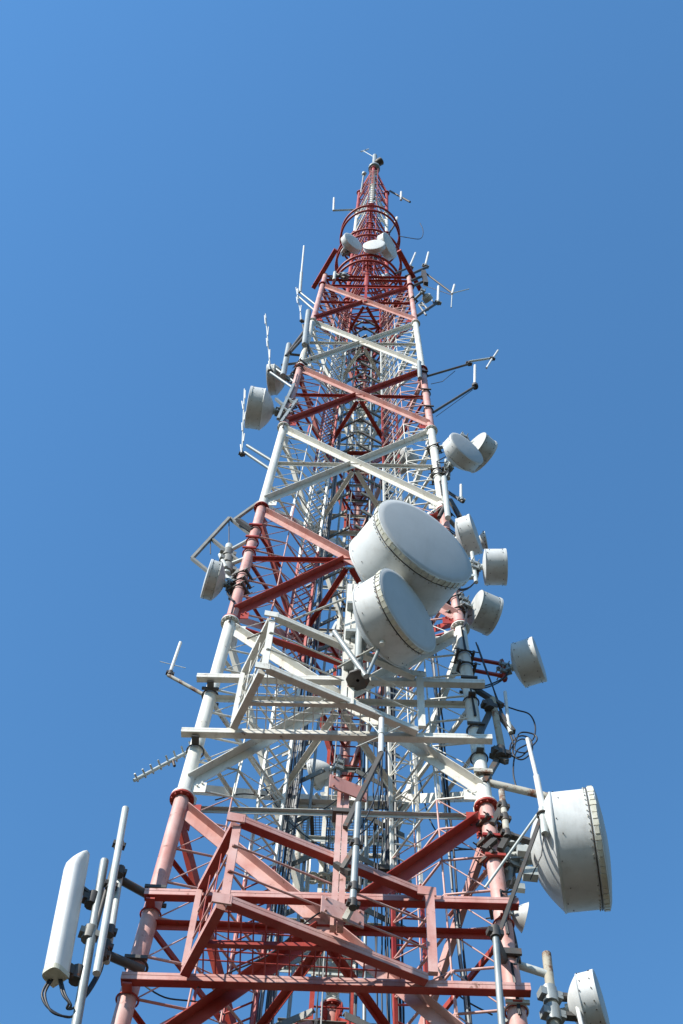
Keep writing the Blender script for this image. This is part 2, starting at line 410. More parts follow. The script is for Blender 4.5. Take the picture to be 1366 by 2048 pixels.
make_tray('R', 'grey cable tray on the right rear face of the tower')
def bundle(label, fn, count, t0, t1, spread, rr=(0.009, 0.019), step=0.11):
    th = thing('cable_bundle', label, 'cables', fn(t0, 0, 0), 'feeder cable bundles')
    for c in range(count):
        a, b = rnd.uniform(-1, 1)*spread[0], rnd.uniform(-1, 1)*spread[1]
        te = t1 - rnd.random()**1.2*(t1-t0)*0.5
        pts = []; t = t0; ph = rnd.random()*6
        while t < te:
            pts.append(fn(t, a+0.025*math.sin(t*3.1+ph)+rnd.uniform(-.012, .012), b+0.02*math.sin(t*4.3+ph*2)+rnd.uniform(-.012, .012))); t += step
        MB().path(pts, rnd.uniform(*rr), 5).build('cable', rnd.choice(['cable_black', 'cable_black', 'cable_black', 'cable_blue', 'cable_grey']), th)
def ftray(n):
    def fn(t, a, b):
        p, no, al = face_frame(n, 0.53, t, 0.35); return p+no*a+al*(b-0.1)
    return fn
bundle('thick bundle of black cables running up the left rear face', ftray('L'), 17, -2.9, 5.8, (0.17, 0.06), (0.011, 0.022))
bundle('thick bundle of black cables running up the right rear face', ftray('R'), 20, -2.9, 5.8, (0.26, 0.06), (0.010, 0.021))
bundle('black cables climbing beside the left rail of the rear ladder', lambda t, a, b: rear(t, -0.28+a, -0.52+b), 3, -2.9, 5.8, (0.09, 0.03))
bundle('black cables climbing beside the right rail of the rear ladder', lambda t, a, b: rear(t, 0.4+a, -0.52+b), 4, -2.9, 5.8, (0.1, 0.03))
def fr(t, a, b): p = lerp(leg('R', t), leg('B', t), 0.12); return p + V((-0.22+a, b, 0))
bundle('dark cables climbing just inside the right front leg', fr, 5, -2.9, 1.9, (0.07, 0.05), (0.012, 0.022))

# ------------------------------------------------------------------ service balconies
CH = [(-0.11, -0.03), (0.11, -0.03), (0.11, 0.06), (0.098, 0.06), (0.098, -0.016), (0.02, -0.016), (0.02, -0.004), (-0.02, -0.004), (-0.02, -0.016), (-0.098, -0.016), (-0.098, 0.06), (-0.11, 0.06)]
BX = [(-0.058, -0.06), (0.062, -0.06), (0.062, 0.06), (0.016, 0.06), (0.013, 0.055), (0.009, 0.055), (0.006, 0.06), (-0.058, 0.06)]
def beam(name, p, q, out, web, plate, th):
    # box beam of weathered paint; added plate paints the red one's unbleached, shaded underside darker
    b = MB().prism(p, q, BX, out).build(name, web, th)
    d = (q-p).normalized(); MB().prism(p+d*0.004-V((0, 0, 0.062)), q-d*0.004-V((0, 0, 0.062)), rect(-0.004, 0.003, -0.058, 0.058), out).build('painted_underside', plate, b)
    return b
def balcony(label, zl, zu, mat, dx):
    th = thing('service_balcony', label, 'balcony', (0, -1.7, zl), 'triangular steel balconies')
    web = 'faded_lit_red' if mat == 'red_paint' else mat
    def yb(x): return -1.66-0.043*x
    fn = V((-0.043, -1, 0)).normalized()
    A, B, C = V((-1.8, 0, 0)), V((-1.31, -2.86, 0)), V((1.32, 0, 0)); A.y = yb(A.x)-0.07; C.y = yb(C.x)-0.07
    def zz(p, z): return V((p.x, p.y, z))
    for z, xa, xb in ((zl, -2.6+dx, 2.52+dx), (zu, -2.58+dx, 2.52+dx)):
        beam('channel_beam', V((xa, yb(xa), z)), V((xb, yb(xb), z)), fn, web, mat, th)
        for (p, q) in ((A, B), (B, C)):
            d = (zz(q, 0)-zz(p, 0)).normalized(); no = V((d.y, -d.x, 0))
            if no.y > 0 and abs(no.x) < 0.9: no = -no
            if p is A: no = V((-abs(no.x), no.y, 0))
            dzb = V((0, 0, 0.005 if p is A else 0.010)); beam('floor_beam' if z == zl else 'top_beam', zz(p, z)+d*0.05+dzb, zz(q, z)-d*0.09+dzb, no, web, mat, th)
        m = MB(); m.box(zz(B, z)+V((-0.02, -0.03, 0.0 if z == zl else 0.02)), V((0.12, 0.015, 0)), V((0.002, 0.014, 0)), V((0, 0, 0.085)))
        m.build('corner_plate', web, th)
    for p, w in ((A, 0.04), (B, 0.055), (C, 0.06)):
        o_ = V((0, 0.06, 0)) if p is B else V((0, -0.08, 0))
        MB().prism(zz(p, zl+0.075)+o_, zz(p, zu-0.075)+o_, rect(-w, w, -w*0.6, w*0.6), V((0, -1, 0))).build('post', web, th)
    m = MB(); m.box(zz(C, zu)+V((-0.04, -0.11, 0)), V((0.13, 0.01, 0)), V((0, 0.012, 0)), V((0, 0, 0.085))); m.build('corner_plate', web, th)
    for f in (0.36, 0.68):
        z = lerp(zl, zu, f)
        for (p, q) in ((A, B), (B, C)): MB().tube(zz(p, z), zz(q, z), 0.016, 7).build('handrail', web, th)
    for f in (0.3, 0.6):
        p = lerp(A, B, f); MB().tube(zz(p, zl+0.1), zz(p, zu-0.1), 0.010, 6).build('baluster', mat, th)
    # floor bearer and wire grating
    f = 0.44; p, q = lerp(A, B, f), lerp(C, B, f)
    MB().prism(zz(p, zl), zz(q, zl), rect(-0.035, 0.035, -0.035, 0.035), fn).build('bearer', mat, th)
    m = MB(); x = A.x
    def inside(x):   # y range of the triangle at x
        e = yb(x)-0.06
        if x < B.x: fy = lerp(A.y, B.y, (x-A.x)/(B.x-A.x))
        else: fy = lerp(B.y, C.y, (x-B.x)/(C.x-B.x))
        return fy+0.03, e
    x = -1.72
    while x < 1.3:
        y0, y1 = inside(x)
        if y1-y0 > 0.03: m.tube(V((x, y0, zl+0.075)), V((x, y1, zl+0.075)), 0.011, 5)
        x += 0.155
    y = -1.85
    while y > -2.8:
        k = (y-A.y)/(B.y-A.y); xa = lerp(A.x, B.x, k); xb = lerp(C.x, B.x, (y-C.y)/(B.y-C.y))
        m.tube(V((xa, y, zl+0.09)), V((xb, y, zl+0.09)), 0.011, 5); y -= 0.155
    m.build('grating', mat, th, kind='stuff')
    # clamps that hold the channels on the legs
    for n in 'LR':
        for z in (zl, zu):
            c = leg(n, tz(z)); m = MB(); m.torus(c+V((0, 0, -0.11)), 0.14, 0.014, 20, 6); m.box(V((c.x, (c.y-1.66)/2-0.03, z-0.11)), V((0.06, 0, 0)), V((0, 0.08, 0)), V((0, 0, 0.015))); m.build('leg_clamp', 'dark_steel' if mat == 'white_paint' else mat, th)
    return th, (A, B, C)
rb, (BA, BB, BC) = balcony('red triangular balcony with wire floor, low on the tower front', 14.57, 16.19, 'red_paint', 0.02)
wb, _ = balcony('white triangular balcony with wire floor below the two largest dishes', 20.28, 22.07, 'white_paint', -0.04)
# mast posts standing on the balconies
mp = thing('mast_post', 'faded red double-channel post with bolted plates on the red balcony', 'post', (0.08, -2.40, 14.45))
for sx in (-0.045, 0.045): MB().prism(V((0.08+sx, -2.46, 14.66)), V((0.08+sx, -2.46, 17.55)), rect(-0.04, 0.04, -0.06, 0.06), V((0, -1, 0))).build('channel', 'faded_lit_red', mp)
dBC = (V((1.32, -1.80, 0))-V((-1.31, -2.86, 0))).normalized(); nBC = V((dBC.y, -dBC.x, 0))
for z in (14.83, 17.48):
    c = V((0.12, -2.53, z)); m = MB(); m.box(c+nBC*0.06, dBC*0.29, nBC*0.012, V((0, 0, 0.155)))
    for kx in (-0.23, 0.23):
        for kz in (-0.11, 0.11): m.tube(c+dBC*kx+V((0, 0, kz))+nBC*0.05, c+dBC*kx+V((0, 0, kz))+nBC*0.1, 0.018, 6)
    m.build('bolted_plate', 'faded_lit_red', mp)
c = V((0.08, -2.46, 17.0)); m = MB(); m.box(c, V((0.14, 0, 0)), V((0, 0.1, 0)), V((0, 0, 0.04))); m.build('collar', 'dark_steel', mp)
wp = thing('mast_post', 'white double-channel post standing on the white balcony', 'post', (0.11, -2.25, 20.2))
for sx in (-0.06, 0.06): MB().prism(V((0.06+sx, -2.28, 20.2)), V((0.06+sx, -2.28, 24.6)), rect(-0.05, 0.05, -0.06, 0.06), V((0, -1, 0))).build('channel', 'white_paint', wp)
tubepart(wp, 'support_pipe', V((0.22, -2.47, 20.95)), V((0.22, -2.47, 24.3)), 0.075, 'galvanised', 16)
MB().lathe(V((0.22, -2.47, 20.72)), V((0, 0, 1)), [(0, 0.03), (0, 0.2), (0, 0.2), (0.05, 0.2), (0.05, 0.2), (0.25, 0.08)], 8).build('pipe_base', 'dark_steel', wp)
for z in (21.3, 22.4, 23.5):
    m = MB(); m.box(V((0.13, -2.38, z)), V((0.16, 0, 0)), V((0, 0.13, 0)), V((0, 0, 0.04))); m.build('pipe_bracket', 'galvanised', wp)

# ------------------------------------------------------------------ microwave dishes
GD = 'microwave dishes on the tower'
def dish(label, px, py, Y, maj, az, tilt=0.0, drum=0.4, back=0.25, mat='shroud_white', face='radome_fabric', rim='shroud_white', clamps=0, pole=0.0, arms=None, convex=0.03, hubr=0.16, seam=True, armmat='galvanised', poleup=None, armw=0.045):
    c = aty(px, py, Y); D = maj/ppm(c); R = D/2; a = rad(az); tl = rad(tilt)
    ax = V((math.sin(a)*math.cos(tl), -math.cos(a)*math.cos(tl), -math.sin(tl)))
    th = thing('microwave_dish', label, 'dish antenna', c-ax*(drum+back)*D, GD)
    n = 56 if maj > 150 else 40
    dd = drum*D; bb = back*D; w = 0.012*D
    if drum > 0.05:
        sh = MB().lathe(c, ax, [(-w*2, R*0.975), (0, R*0.985), (0, R*0.985), (0, R), (0, R), (-dd, R), (-dd, R), (-dd, R*0.97)], n).build('shroud', mat, th)
        m = MB(); e = R*1.022
        m.lathe(c, ax, [(0.004*D, R*0.99), (0.004*D, e*0.99), (0.0, e), (0.0, e), (-0.055*D, e), (-0.055*D, e), (-0.055*D, R*1.001)], n); m.build('rim_band', rim, sh)
        m = MB(); e = R*1.012; m.lathe(c, ax, [(-dd+0.0*D, R*1.0), (-dd+0.0*D, e), (-dd+0.0*D, e), (-dd+0.02*D, e), (-dd+0.02*D, R*1.0)], n); m.build('rear_band', mat, sh)
        if seam:
            d_, u_, v_ = frame(ax, V((0, 0, 1)))
            m = MB()
            for k, an in enumerate((0.9, 2.75, 4.6)):
                e = u_*math.cos(an)+v_*math.sin(an); tg = u_*-math.sin(an)+v_*math.cos(an)
                pass
            for k in range(16):
                an = 2*math.pi*k/16+0.1+rnd.uniform(-.08, .08); e = u_*math.cos(an)+v_*math.sin(an)
                for q in (0.10, 0.9 if k % 2 else 0.80): m.tube(c+e*R*0.99-ax*dd*q-ax*0.045*D*(q < 0.5), c+e*(R+0.014)-ax*dd*q-ax*0.045*D*(q < 0.5), 0.008, 6)
            m.build('rivets', 'dark_steel', sh, kind='stuff')
        if clamps:
            d_, u_, v_ = frame(ax, V((0, 0, 1))); cl = None
            for k in range(clamps):
                an = 2*math.pi*k/clamps; e = u_*math.cos(an)+v_*math.sin(an); tg = -u_*math.sin(an)+v_*math.cos(an)
                if cl is None or k % 6 == 0: m = MB()
                jit = rnd.uniform(0.6, 1.1)
                m.box(c+e*R*1.026-ax*0.028*D, ax*0.026*D*jit, tg*(math.pi*R/clamps*rnd.uniform(0.6, 1.05)), e*0.006*D*rnd.uniform(0.4, 1.3))
                m.tube(c+e*R*1.0-ax*0.085*D, c+e*R*1.025-ax*0.085*D, 0.009, 5)
                m.build('clamp', 'clamp_tape', sh) ; m = MB()
            MB().torus(c-ax*0.066*D, R*1.012, 0.010, 56, 6, ax=u_, ay=v_).build('gasket', 'dark_steel', sh)
    MB().lathe(c, ax, [(-w*0.2, R*1.012), (0.006*D, R*1.0), (0.006*D+convex*D*0.25, R*0.9), (convex*D*0.75, R*0.55), (convex*D*0.95, R*0.25), (convex*D, 0.0)], n).build('radome', face, th)
    # bowl behind
    prof = []
    for k in range(9):
        f = k/8; r = R*(1-f)+R*hubr*f; h = -dd - bb*(1-(r/R)**2)/(1-hubr**2); prof.append((h, r*0.985))
    bw = MB().lathe(c, ax, prof, n).build('reflector', mat, th)
    hz = -dd-bb
    MB().lathe(c, ax, [(hz+0.02, R*hubr*1.1), (hz-0.05*D, R*hubr*1.1), (hz-0.05*D, R*hubr*1.1), (hz-0.05*D, R*0.08), (hz-0.05*D, R*0.08), (hz-0.16*D, R*0.08), (hz-0.16*D, R*0.08), (hz-0.16*D, 0)], 18).build('hub', 'pale_steel', th)
    if pole:
        pc = c+ax*(hz-0.17*D-0.05); pu = pole*D if poleup is None else poleup*D
        p0, p1 = pc-V((0, 0, pole*D)), pc+V((0, 0, pu)); pr = max(0.045, 0.05*D)
        MB().tube(p0, p1, pr, 12).lathe(p0+V((0, 0, 0.004)), V((0, 0, -1)), [(0, pr*0.7), (0.01, pr*0.7)], 10).build('mount_pole', armmat, th)
        m = MB(); d_, u_, v_ = frame(ax, V((0, 0, 1)))
        for s_ in (-1, 1): m.box(pc+ax*(0.06*D+0.02)+v_*s_*R*0.22, ax*(0.09*D), u_*R*0.16, v_*0.02)
        m.box(pc+ax*0.12*D, ax*0.02, u_*R*0.13, v_*R*0.3); m.build('tilt_bracket', 'galvanised', th)
        clamp_part(th, pc+V((0, 0, R*0.3)), V((0, 0, 1)), pr, 'galvanised'); clamp_part(th, pc-V((0, 0, R*0.3)), V((0, 0, 1)), pr, 'galvanised')
        s0 = c-ax*(dd+bb*0.4)+v_*R*0.6; 
        if arms:
            for (n_, dz) in arms:
                z = pc.z+dz*D; A = leg(n_, tz(z)) if isinstance(n_, str) else n_
                A = V((A.x, A.y, z)); B = V((pc.x, pc.y, z)); d = (B-A).normalized() if (B-A).length > 0.01 else V((1, 0, 0))
                MB().prism(A+d*0.05, B, rect(-armw, armw, -armw, armw), V((0, 0, 1))).build('support_arm', armmat, th)
                m = MB(); m.torus(V((A.x, A.y, z)), 0.15, 0.02, 18, 6)
                sd = V((-d.y, d.x, 0)); m.box(A+d*0.15, d*0.022, sd*0.16, V((0, 0, 0.035))); m.box(A-d*0.15, d*0.022, sd*0.16, V((0, 0, 0.035)))
                for k in (-1, 1): m.tube(A+sd*k*0.15-d*0.24, A+sd*k*0.15+d*0.24, 0.012, 5)
                m.build('leg_clamp', 'dark_steel', th)
    if arms and maj > 35:
        A = leg(arms[0][0], tz(pc.z-0.9)); P0 = c+ax*(hz-0.12*D); P3 = V((A.x, A.y, A.z))+V((0.0, -0.16, -0.3))
        for k in range(2 if maj > 60 else 1):
            j = V((rnd.uniform(-.05, .05), rnd.uniform(-.05, .05), rnd.uniform(-.1, .1)))
            P1 = P0+V((0, 0.05, -0.45))+j*2; P2 = P3+V((0.1, -0.05, -0.25))+j*2; pts = []
            for q in range(13):
                u = q/12; pts.append(P0*(1-u)**3+P1*3*u*(1-u)**2+P2*3*u*u*(1-u)+P3*u**3)
            pts += [V((A.x, A.y, A.z))+V((0.02*k, -0.15, 0.0)), leg(arms[0][0], tz(A.z-1.2))+V((0.02*k, -0.145, 0))][1:]
            MB().path(pts, 0.015, 6).build('feed_cable', 'cable_black', th)
    return th, c, ax, D
# the two largest, on the white balcony
t1, c1, a1, D1 = dish('largest white drum dish, upper of the pair on the white balcony', 851, 1081, -3.5, 226, 32, 6, 0.46, 0.22, clamps=54)
m = MB(); hub = c1-a1*D1*0.78
m.box(lerp(hub, V((0.22, -2.4, hub.z)), 0.5), (hub-V((0.22, -2.4, hub.z)))*0.5, V((0, 0.05, 0.0)), V((0, 0, 0.12))); m.build('mount_bracket', 'galvanised', t1)
for dz in (-0.6, 0.6): tubepart(t1, 'stay_rod', V((0.1, -2.35, hub.z+dz*0.3-0.3)), hub+a1*0.3+V((0, 0, dz*0.6)), 0.03, 'galvanised')
d_, u_, v_ = frame(a1, V((0, 0, 1)))
t2, c2, a2, D2 = dish('white drum dish with small pipe stub, lower of the pair on the white balcony', 816, 1219, -3.0, 186, 50, 5, 0.37, 0.2, clamps=46)
hub = c2-a2*D2*0.68
m = MB(); m.box(hub+V((0.02, 0.0, 0)), V((0.14, 0, 0)), V((0, 0.12, 0)), V((0, 0, 0.2))); m.build('mount_bracket', 'galvanised', t2)
d_, u_, v_ = frame(a2, V((0, 0, 1)))
p = aty(790, 1283, -2.95); e = (p-c2)-a2*((p-c2).dot(a2)); e.normalize(); q = c2 + e*(D2*0.5) - a2*D2*0.26
tubepart(t2, 'pipe_stub', q, q+e*0.1, 0.045, 'white_paint', 12)
for (xa, ya, xb, yb_, r_) in ((669, 1264, 732, 1353, 0.05), (495, 1277, 690, 1197, 0.02), (676, 1335, 757, 1291, 0.02), (735, 1350, 757, 1300, 0.03)):
    tubepart(t2, 'stay_rod', aty(xa, ya, -2.55), aty(xb, yb_, -2.62), r_, 'galvanised' if r_ > 0.025 else 'rusty_steel', 8)
# right-hand side
dish('white drum dish facing forward, paired high on the right leg', 934, 896, -2.0, 84, 35, 6, 0.30, 0.22, pole=0.62, arms=[('R', -0.2), ('R', -0.55)])
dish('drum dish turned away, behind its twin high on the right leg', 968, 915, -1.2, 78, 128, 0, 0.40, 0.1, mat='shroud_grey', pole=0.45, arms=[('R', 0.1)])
dish('white drum dish facing right, above the cluster on the right leg', 952, 1067, -1.6, 82, 66, 0, 0.36, 0.12, pole=0.55, arms=[('R', 0.3), ('R', -0.4)])
dish('small white dish just showing behind the right leg cluster', 973, 1082, -0.7, 40, 75, 0, 0.1, 0.35, pole=0.5, arms=[('R', 0.0)])
dish('short white drum aimed sideways, middle of the right leg cluster', 1012, 1134, -1.5, 73, 86, 0, 0.58, 0.06, mat='shroud_white', pole=0.95, arms=[('R', 0.3), ('R', -0.6)], armmat='pale_steel')
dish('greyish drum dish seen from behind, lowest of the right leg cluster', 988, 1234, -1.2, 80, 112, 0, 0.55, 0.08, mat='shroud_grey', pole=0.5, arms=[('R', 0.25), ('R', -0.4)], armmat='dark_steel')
dish('white drum dish on short red arms off the right leg', 1079, 1318, -1.6, 92, 66, 0, 0.48, 0.12, pole=0.42, arms=[('R', 0.28), ('R', -0.25)], armmat='red_paint', armw=0.028)
t8, c8, a8, D8 = dish('huge white drum dish off the lower right leg', 1203, 1695, -1.6, 236, 77, 2, 0.38, 0.22, clamps=50, pole=0.36, arms=[('R', 0.28), ('R', 0.02), ('R', -0.22)], convex=0.06, armmat='galvanised')
for (x, y, s_) in ((1046, 1702, 0.09), (1060, 1748, 0.11), (1040, 1776, 0.07)):
    p = aty(x, y, -1.65); m = MB(); m.box(p, V((s_, 0.02, 0.02)), V((0, s_*0.6, 0)), V((0, 0, s_*0.8))); m.build('radio_box', 'pale_steel', t8)
# bulge of the feed on top of the shroud
d_, u_, v_ = frame(a8, V((0, 0, 1))); q = c8-a8*D8*0.13+v_*D8*0.5
MB().lathe(q-a8*0.22*D8, a8, [(0, 0.01), (0.0, 0.05*D8), (0.2*D8, 0.09*D8), (0.2*D8, 0.09*D8), (0.2*D8, 0.01)], 18).build('top_bulge', 'shroud_white', t8)
dish('small open white dish below the huge drum dish', 1050, 1835, -1.45, 62, 98, 10, 0.0, 0.42, face='shroud_white', pole=0.5, arms=[('R', 0.2)], convex=-0.1)
dish('white drum dish at the lower right corner on the rusty pole', 1203, 2002, -1.5, 122, 68, 0, 0.30, 0.25)
# left-hand side
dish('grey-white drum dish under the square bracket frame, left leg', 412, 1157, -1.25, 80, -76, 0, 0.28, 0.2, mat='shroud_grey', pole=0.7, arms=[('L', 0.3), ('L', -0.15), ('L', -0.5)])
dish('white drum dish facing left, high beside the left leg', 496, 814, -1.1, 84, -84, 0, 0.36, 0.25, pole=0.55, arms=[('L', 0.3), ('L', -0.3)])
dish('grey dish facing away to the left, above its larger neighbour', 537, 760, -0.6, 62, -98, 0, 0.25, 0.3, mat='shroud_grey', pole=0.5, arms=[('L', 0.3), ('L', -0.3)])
# inside and behind the tower
dish('rounded white dish behind the rear ladder, above the white balcony level', 626, 1550, 2.3, 64, -115, 0, 0.12, 0.5, pole=0.6)
dish('white dish half hidden behind the upper right bracing', 815, 932, 1.2, 58, 140, 0, 0.4, 0.3, pole=0.5)
dish('white drum dish seen through the red balcony floor', 600, 1905, 2.4, 66, -118, 0, 0.45, 0.3, pole=0.5)
dish('small white dish behind the white balcony rail', 665, 1262, 2.6, 42, -70, 0, 0.2, 0.4, pole=0.5)
# around the mast foot
for (lab, x, y, Y, mj, az, dr) in (('white dish facing right, left one of three at the mast foot', 707, 483, -1.55, 46, 38, 0.26),
                                   ('white dish facing the viewer, middle one of three at the mast foot', 748, 489, -1.9, 44, -10, 0.2),
                                   ('white dish facing right, right one of three at the mast foot', 780, 490, -1.5, 54, 58, 0.26)):
    dish(lab, x, y, Y, mj, az, 12, dr, 0.22, face='shroud_white', pole=0.6, seam=False)
dish('small grey horn dish low among the right head antennas', 858, 601, -1.2, 20, 140, 0, 0.5, 0.3, mat='shroud_grey', pole=0.5, arms=[('R', 0.0)], seam=False)
dish('pale dish inside the head frame below the mast rings', 762, 553, 0.2, 30, -25, 0, 0.3, 0.3, mat='shroud_grey', seam=False, pole=0.4)
dish('tiny round dish beside the left leg of the mast foot', 684, 500, -1.2, 12, -60, 0, 0.4, 0.3, pole=0.8, seam=False)

# ------------------------------------------------------------------ whips, arrays, panels and their mounts
def P(x, y, Y): return aty(x, y, Y)
def rod(th, name, pts, r, mat, n=8):
    q = [P(*p) for p in pts]
    if len(q) == 2: return MB().tube(q[0], q[1], r, n).build(name, mat, th)
    return MB().path(q, r, n).build(name, mat, th)
def bar(th, name, a, b, w, mat, h=None):
    p, q = P(*a), P(*b); return MB().prism(p, q, rect(-w, w, -(h or w), (h or w)), V((0, -1, 0.3))).build(name, mat, th)
def joint(th, x, y, Y, r, mat='dark_steel', ax=V((0, 0, 1))):
    c = P(x, y, Y); m = MB(); m.tube(c-ax*r*1.3, c+ax*r*1.3, r, 10); d, u, v = frame(ax, V((0.3, -1, 0)))
    m.box(c, u*r*1.5, v*r*0.7, d*r*0.6); return m.build('clamp', mat, th)
def legclamp(th, n, z, mat='dark_steel'):
    A = leg(n, tz(z)); m = MB(); m.torus(A, legr(tz(z))+0.025, 0.018, 18, 6); m.box(A+V((0, -0.16, 0)), V((0.15, 0, 0)), V((0, 0.02, 0)), V((0, 0, 0.028))); m.box(A+V((0, 0.16, 0)), V((0.15, 0, 0)), V((0, 0.02, 0)), V((0, 0, 0.028)))
    return m.build('leg_clamp', mat, th)
def thg(name, label, cat, x, y, Y, group=None): return thing(name, label, cat, P(x, y, Y), group)
GW = 'whip antennas on side arms'

# --- lower left: sector panel and its pole
YL = -1.75
t = thg('panel_antenna', 'tall white sector panel antenna at the lower left', 'panel antenna', 107, 1952, YL-0.15)
b0, b1 = P(112, 1950, YL-0.15), P(158, 1705, YL-0.15)
d = (b1-b0).normalized(); f_ = V((-0.62, -0.78, 0)); f_ = (f_-d*f_.dot(d)).normalized(); sd = d.cross(f_)
Lp = (b1-b0).length; W = 0.125; m = MB(); rows = []
for (k, dep, ww) in ((0, 0.20, 0.97), (0.02, 0.21, 1), (0.82, 0.21, 1), (0.88, 0.19, 1), (0.95, 0.12, 0.98), (0.985, 0.07, 0.95), (1.0, 0.04, 0.9)):
    b = len(m.v); N_ = 17
    for i in range(N_):
        a = math.pi*i/(N_-1); x = math.cos(a); y = math.sin(a)
        x = math.copysign(abs(x)**0.55, x); y = abs(y)**0.45
        m.v.append(b0+d*Lp*k+sd*(x*W*ww)+f_*(y*dep-0.06))
    m.v += [b0+d*Lp*k-sd*(W*ww*0.95)-f_*0.10, b0+d*Lp*k+sd*(W*ww*0.95)-f_*0.10]
    rows.append(b)
n_ = 19
for a, b in zip(rows, rows[1:]): m.band(a, b, n_)
m.cap(rows[-1], n_, False); pa = m.build('radome', 'panel_plastic', t)
m = MB(); m.v = [b0-d*0.03+(p-b0)*1.03 for p in [q for q in pa.data.vertices[0:0]]]
prof = []
for i in range(17):
    a = math.pi*i/16; x = math.cos(a); y = math.sin(a); x = math.copysign(abs(x)**0.55, x); y = abs(y)**0.45; prof.append((x*W*1.03, y*0.215-0.06))
prof += [(-W, -0.105), (W, -0.105)]
for h in (-0.05, 0.03):
    for (x, y) in prof: m.v.append(b0+d*h+sd*x+f_*y)
m.band(0, 19, 19, False); m.cap(0, 19, True); m.cap(19, 19, False)
m.build('bottom_cap', 'clamp_tape', t)
for x in (-0.35, 0.35): MB().tube(b0+sd*W*x+f_*0.148+d*0.1, b0+sd*W*x+f_*0.148+d*Lp*0.84, 0.006, 5).build('seam', 'pale_steel', t)
rod(t, 'mount_pipe', [(148, 2075, YL), (209, 1722, YL)], 0.06, 'galvanised', 14)
for (x, y, u) in ((176, 1800, 0.72), (146, 1950, 0.1)):
    m = MB(); c = P(x+10, y, YL); e = b0+d*Lp*u-f_*0.1; m.tube(c, e, 0.035, 8); m.box(lerp(c, e, 0.5)+V((0, 0, 0.05)), (e-c)*0.35, V((0, 0.05, 0)), V((0, 0, 0.025))); m.box(e, sd*0.07, f_*0.02, d*0.12); m.build('tilt_bracket', 'dark_steel', t)
    joint(t, x+8, y, YL, 0.085, 'dark_steel')
joint(t, 178, 1868, YL, 0.085, 'dark_galvanised')
for k, (x0, x1, y1) in enumerate(((100, 84, 2015), (106, 90, 2022), (118, 125, 2005), (122, 130, 2010))):
    pts = [P(x0, 1957, YL-0.12), P(x1, 1988, YL-0.12), P(x1+12, y1, YL-0.1), P(128+k*3, 2033-(k > 1)*16, YL-0.05), P(150, 2028-(k > 1)*14, YL), P(172+2*k, 1985, YL+0.05), P(197+2*k, 1940, YL+0.1), P(205+k, 1905, YL+0.1)]
    # smooth the loop
    sm = []
    for i in range(len(pts)-1):
        p0, p1, p2, p3 = pts[max(i-1, 0)], pts[i], pts[i+1], pts[min(i+2, len(pts)-1)]
        for j in range(6):
            u = j/6; sm.append(0.5*((2*p1)+(p2-p0)*u+(2*p0-5*p1+4*p2-p3)*u*u+(3*p1-p0-3*p2+p3)*u**3))
    MB().path(sm, 0.016, 6).build('jumper_cable', 'cable_black', t)
t = thg('pipe_mount', 'pair of grey pipes on two arms beside the panel antenna', 'pipe mount', 200, 1945, YL)
rod(t, 'pipe', [(193, 1947, YL-0.25), (251, 1617, YL-0.25)], 0.05, 'pale_steel', 14)
rod(t, 'pipe', [(213, 1925, YL), (243, 1735, YL)], 0.042, 'pale_steel', 12)
rod(t, 'arm', [(232, 1755, YL), (296, 1790, -1.45)], 0.06, 'dark_steel'); rod(t, 'arm', [(208, 1907, YL), (286, 1940, -1.45)], 0.06, 'dark_steel')
for (x, y) in ((222, 1770), (240, 1743), (238, 1690), (206, 1908), (220, 1862), (212, 1893)): joint(t, x, y, YL-0.1, 0.06, 'dark_steel')
rod(t, 'strut', [(190, 1860, YL), (238, 1692, YL-0.1)], 0.03, 'dark_steel')
rod(t, 'whip', [(218, 1882, YL+0.05), (229, 1824, YL+0.05)], 0.03, 'panel_plastic')
legclamp(t, 'L', P(290, 1790, -1.3).z); legclamp(t, 'L', P(282, 1935, -1.3).z)
# --- left: yagi, whip
t = thg('yagi_antenna', 'small yagi antenna with short upright elements on the left', 'antenna', 385, 1497, -1.0)
rod(t, 'boom', [(268, 1561, -1.0), (400, 1491, -1.0)], 0.032, 'pale_steel')
for k in range(8):
    f = 0.04+k*0.118; x, y = 268+132*f, 1561-70*f; L_ = 11+k*0.9
    rod(t, 'element', [(x-4, y-L_, -1.0-0.1), (x+3, y+L_*0.45, -1.0+0.05)], 0.017, 'pale_steel', 6)
rod(t, 'feed_stub', [(345, 1518, -1.0), (349, 1532, -1.0)], 0.025, 'dark_steel')
t = thg('whip_antenna', 'white whip with radials on a rusty arm, left of the white balcony', 'antenna', 410, 1388, -1.25, GW)
rod(t, 'arm', [(412, 1392, -1.25), (336, 1350, -1.3)], 0.035, 'rusty_steel'); joint(t, 340, 1347, -1.3, 0.05)
rod(t, 'whip', [(341, 1343, -1.3), (361, 1285, -1.3)], 0.032, 'panel_plastic')
rod(t, 'radial', [(320, 1323, -1.3), (371, 1336, -1.3)], 0.008, 'pale_steel', 5); legclamp(t, 'L', P(416, 1392, -1.25).z)
t = thg('bracket_frame', 'square grey bracket frame sticking out from the left leg', 'bracket', 500, 1090, -1.2)
for a, b in (((384, 1117), (459, 1036)), ((459, 1036), (512, 1078)), ((384, 1117), (452, 1172)), ((421, 1076), (476, 1122)), ((466, 1042), (520, 1003)), ((452, 1172), (478, 1140))):
    bar(t, 'bar', (*a, -1.1), (*b, -1.15), 0.035, 'dark_galvanised')
for (x, y0, y1) in ((421, 1080, 1108), (458, 1040, 1105)): rod(t, 'hanger', [(x, y0, -1.1), (x, y1, -1.1)], 0.012, 'dark_steel', 5)
for y in (1060, 1085, 1108): legclamp(t, 'L', P(510, y, -1.2).z, 'red_paint')
bar(t, 'bar', (476, 1040, -1.25), (505, 1060, -1.25), 0.05, 'dark_steel')
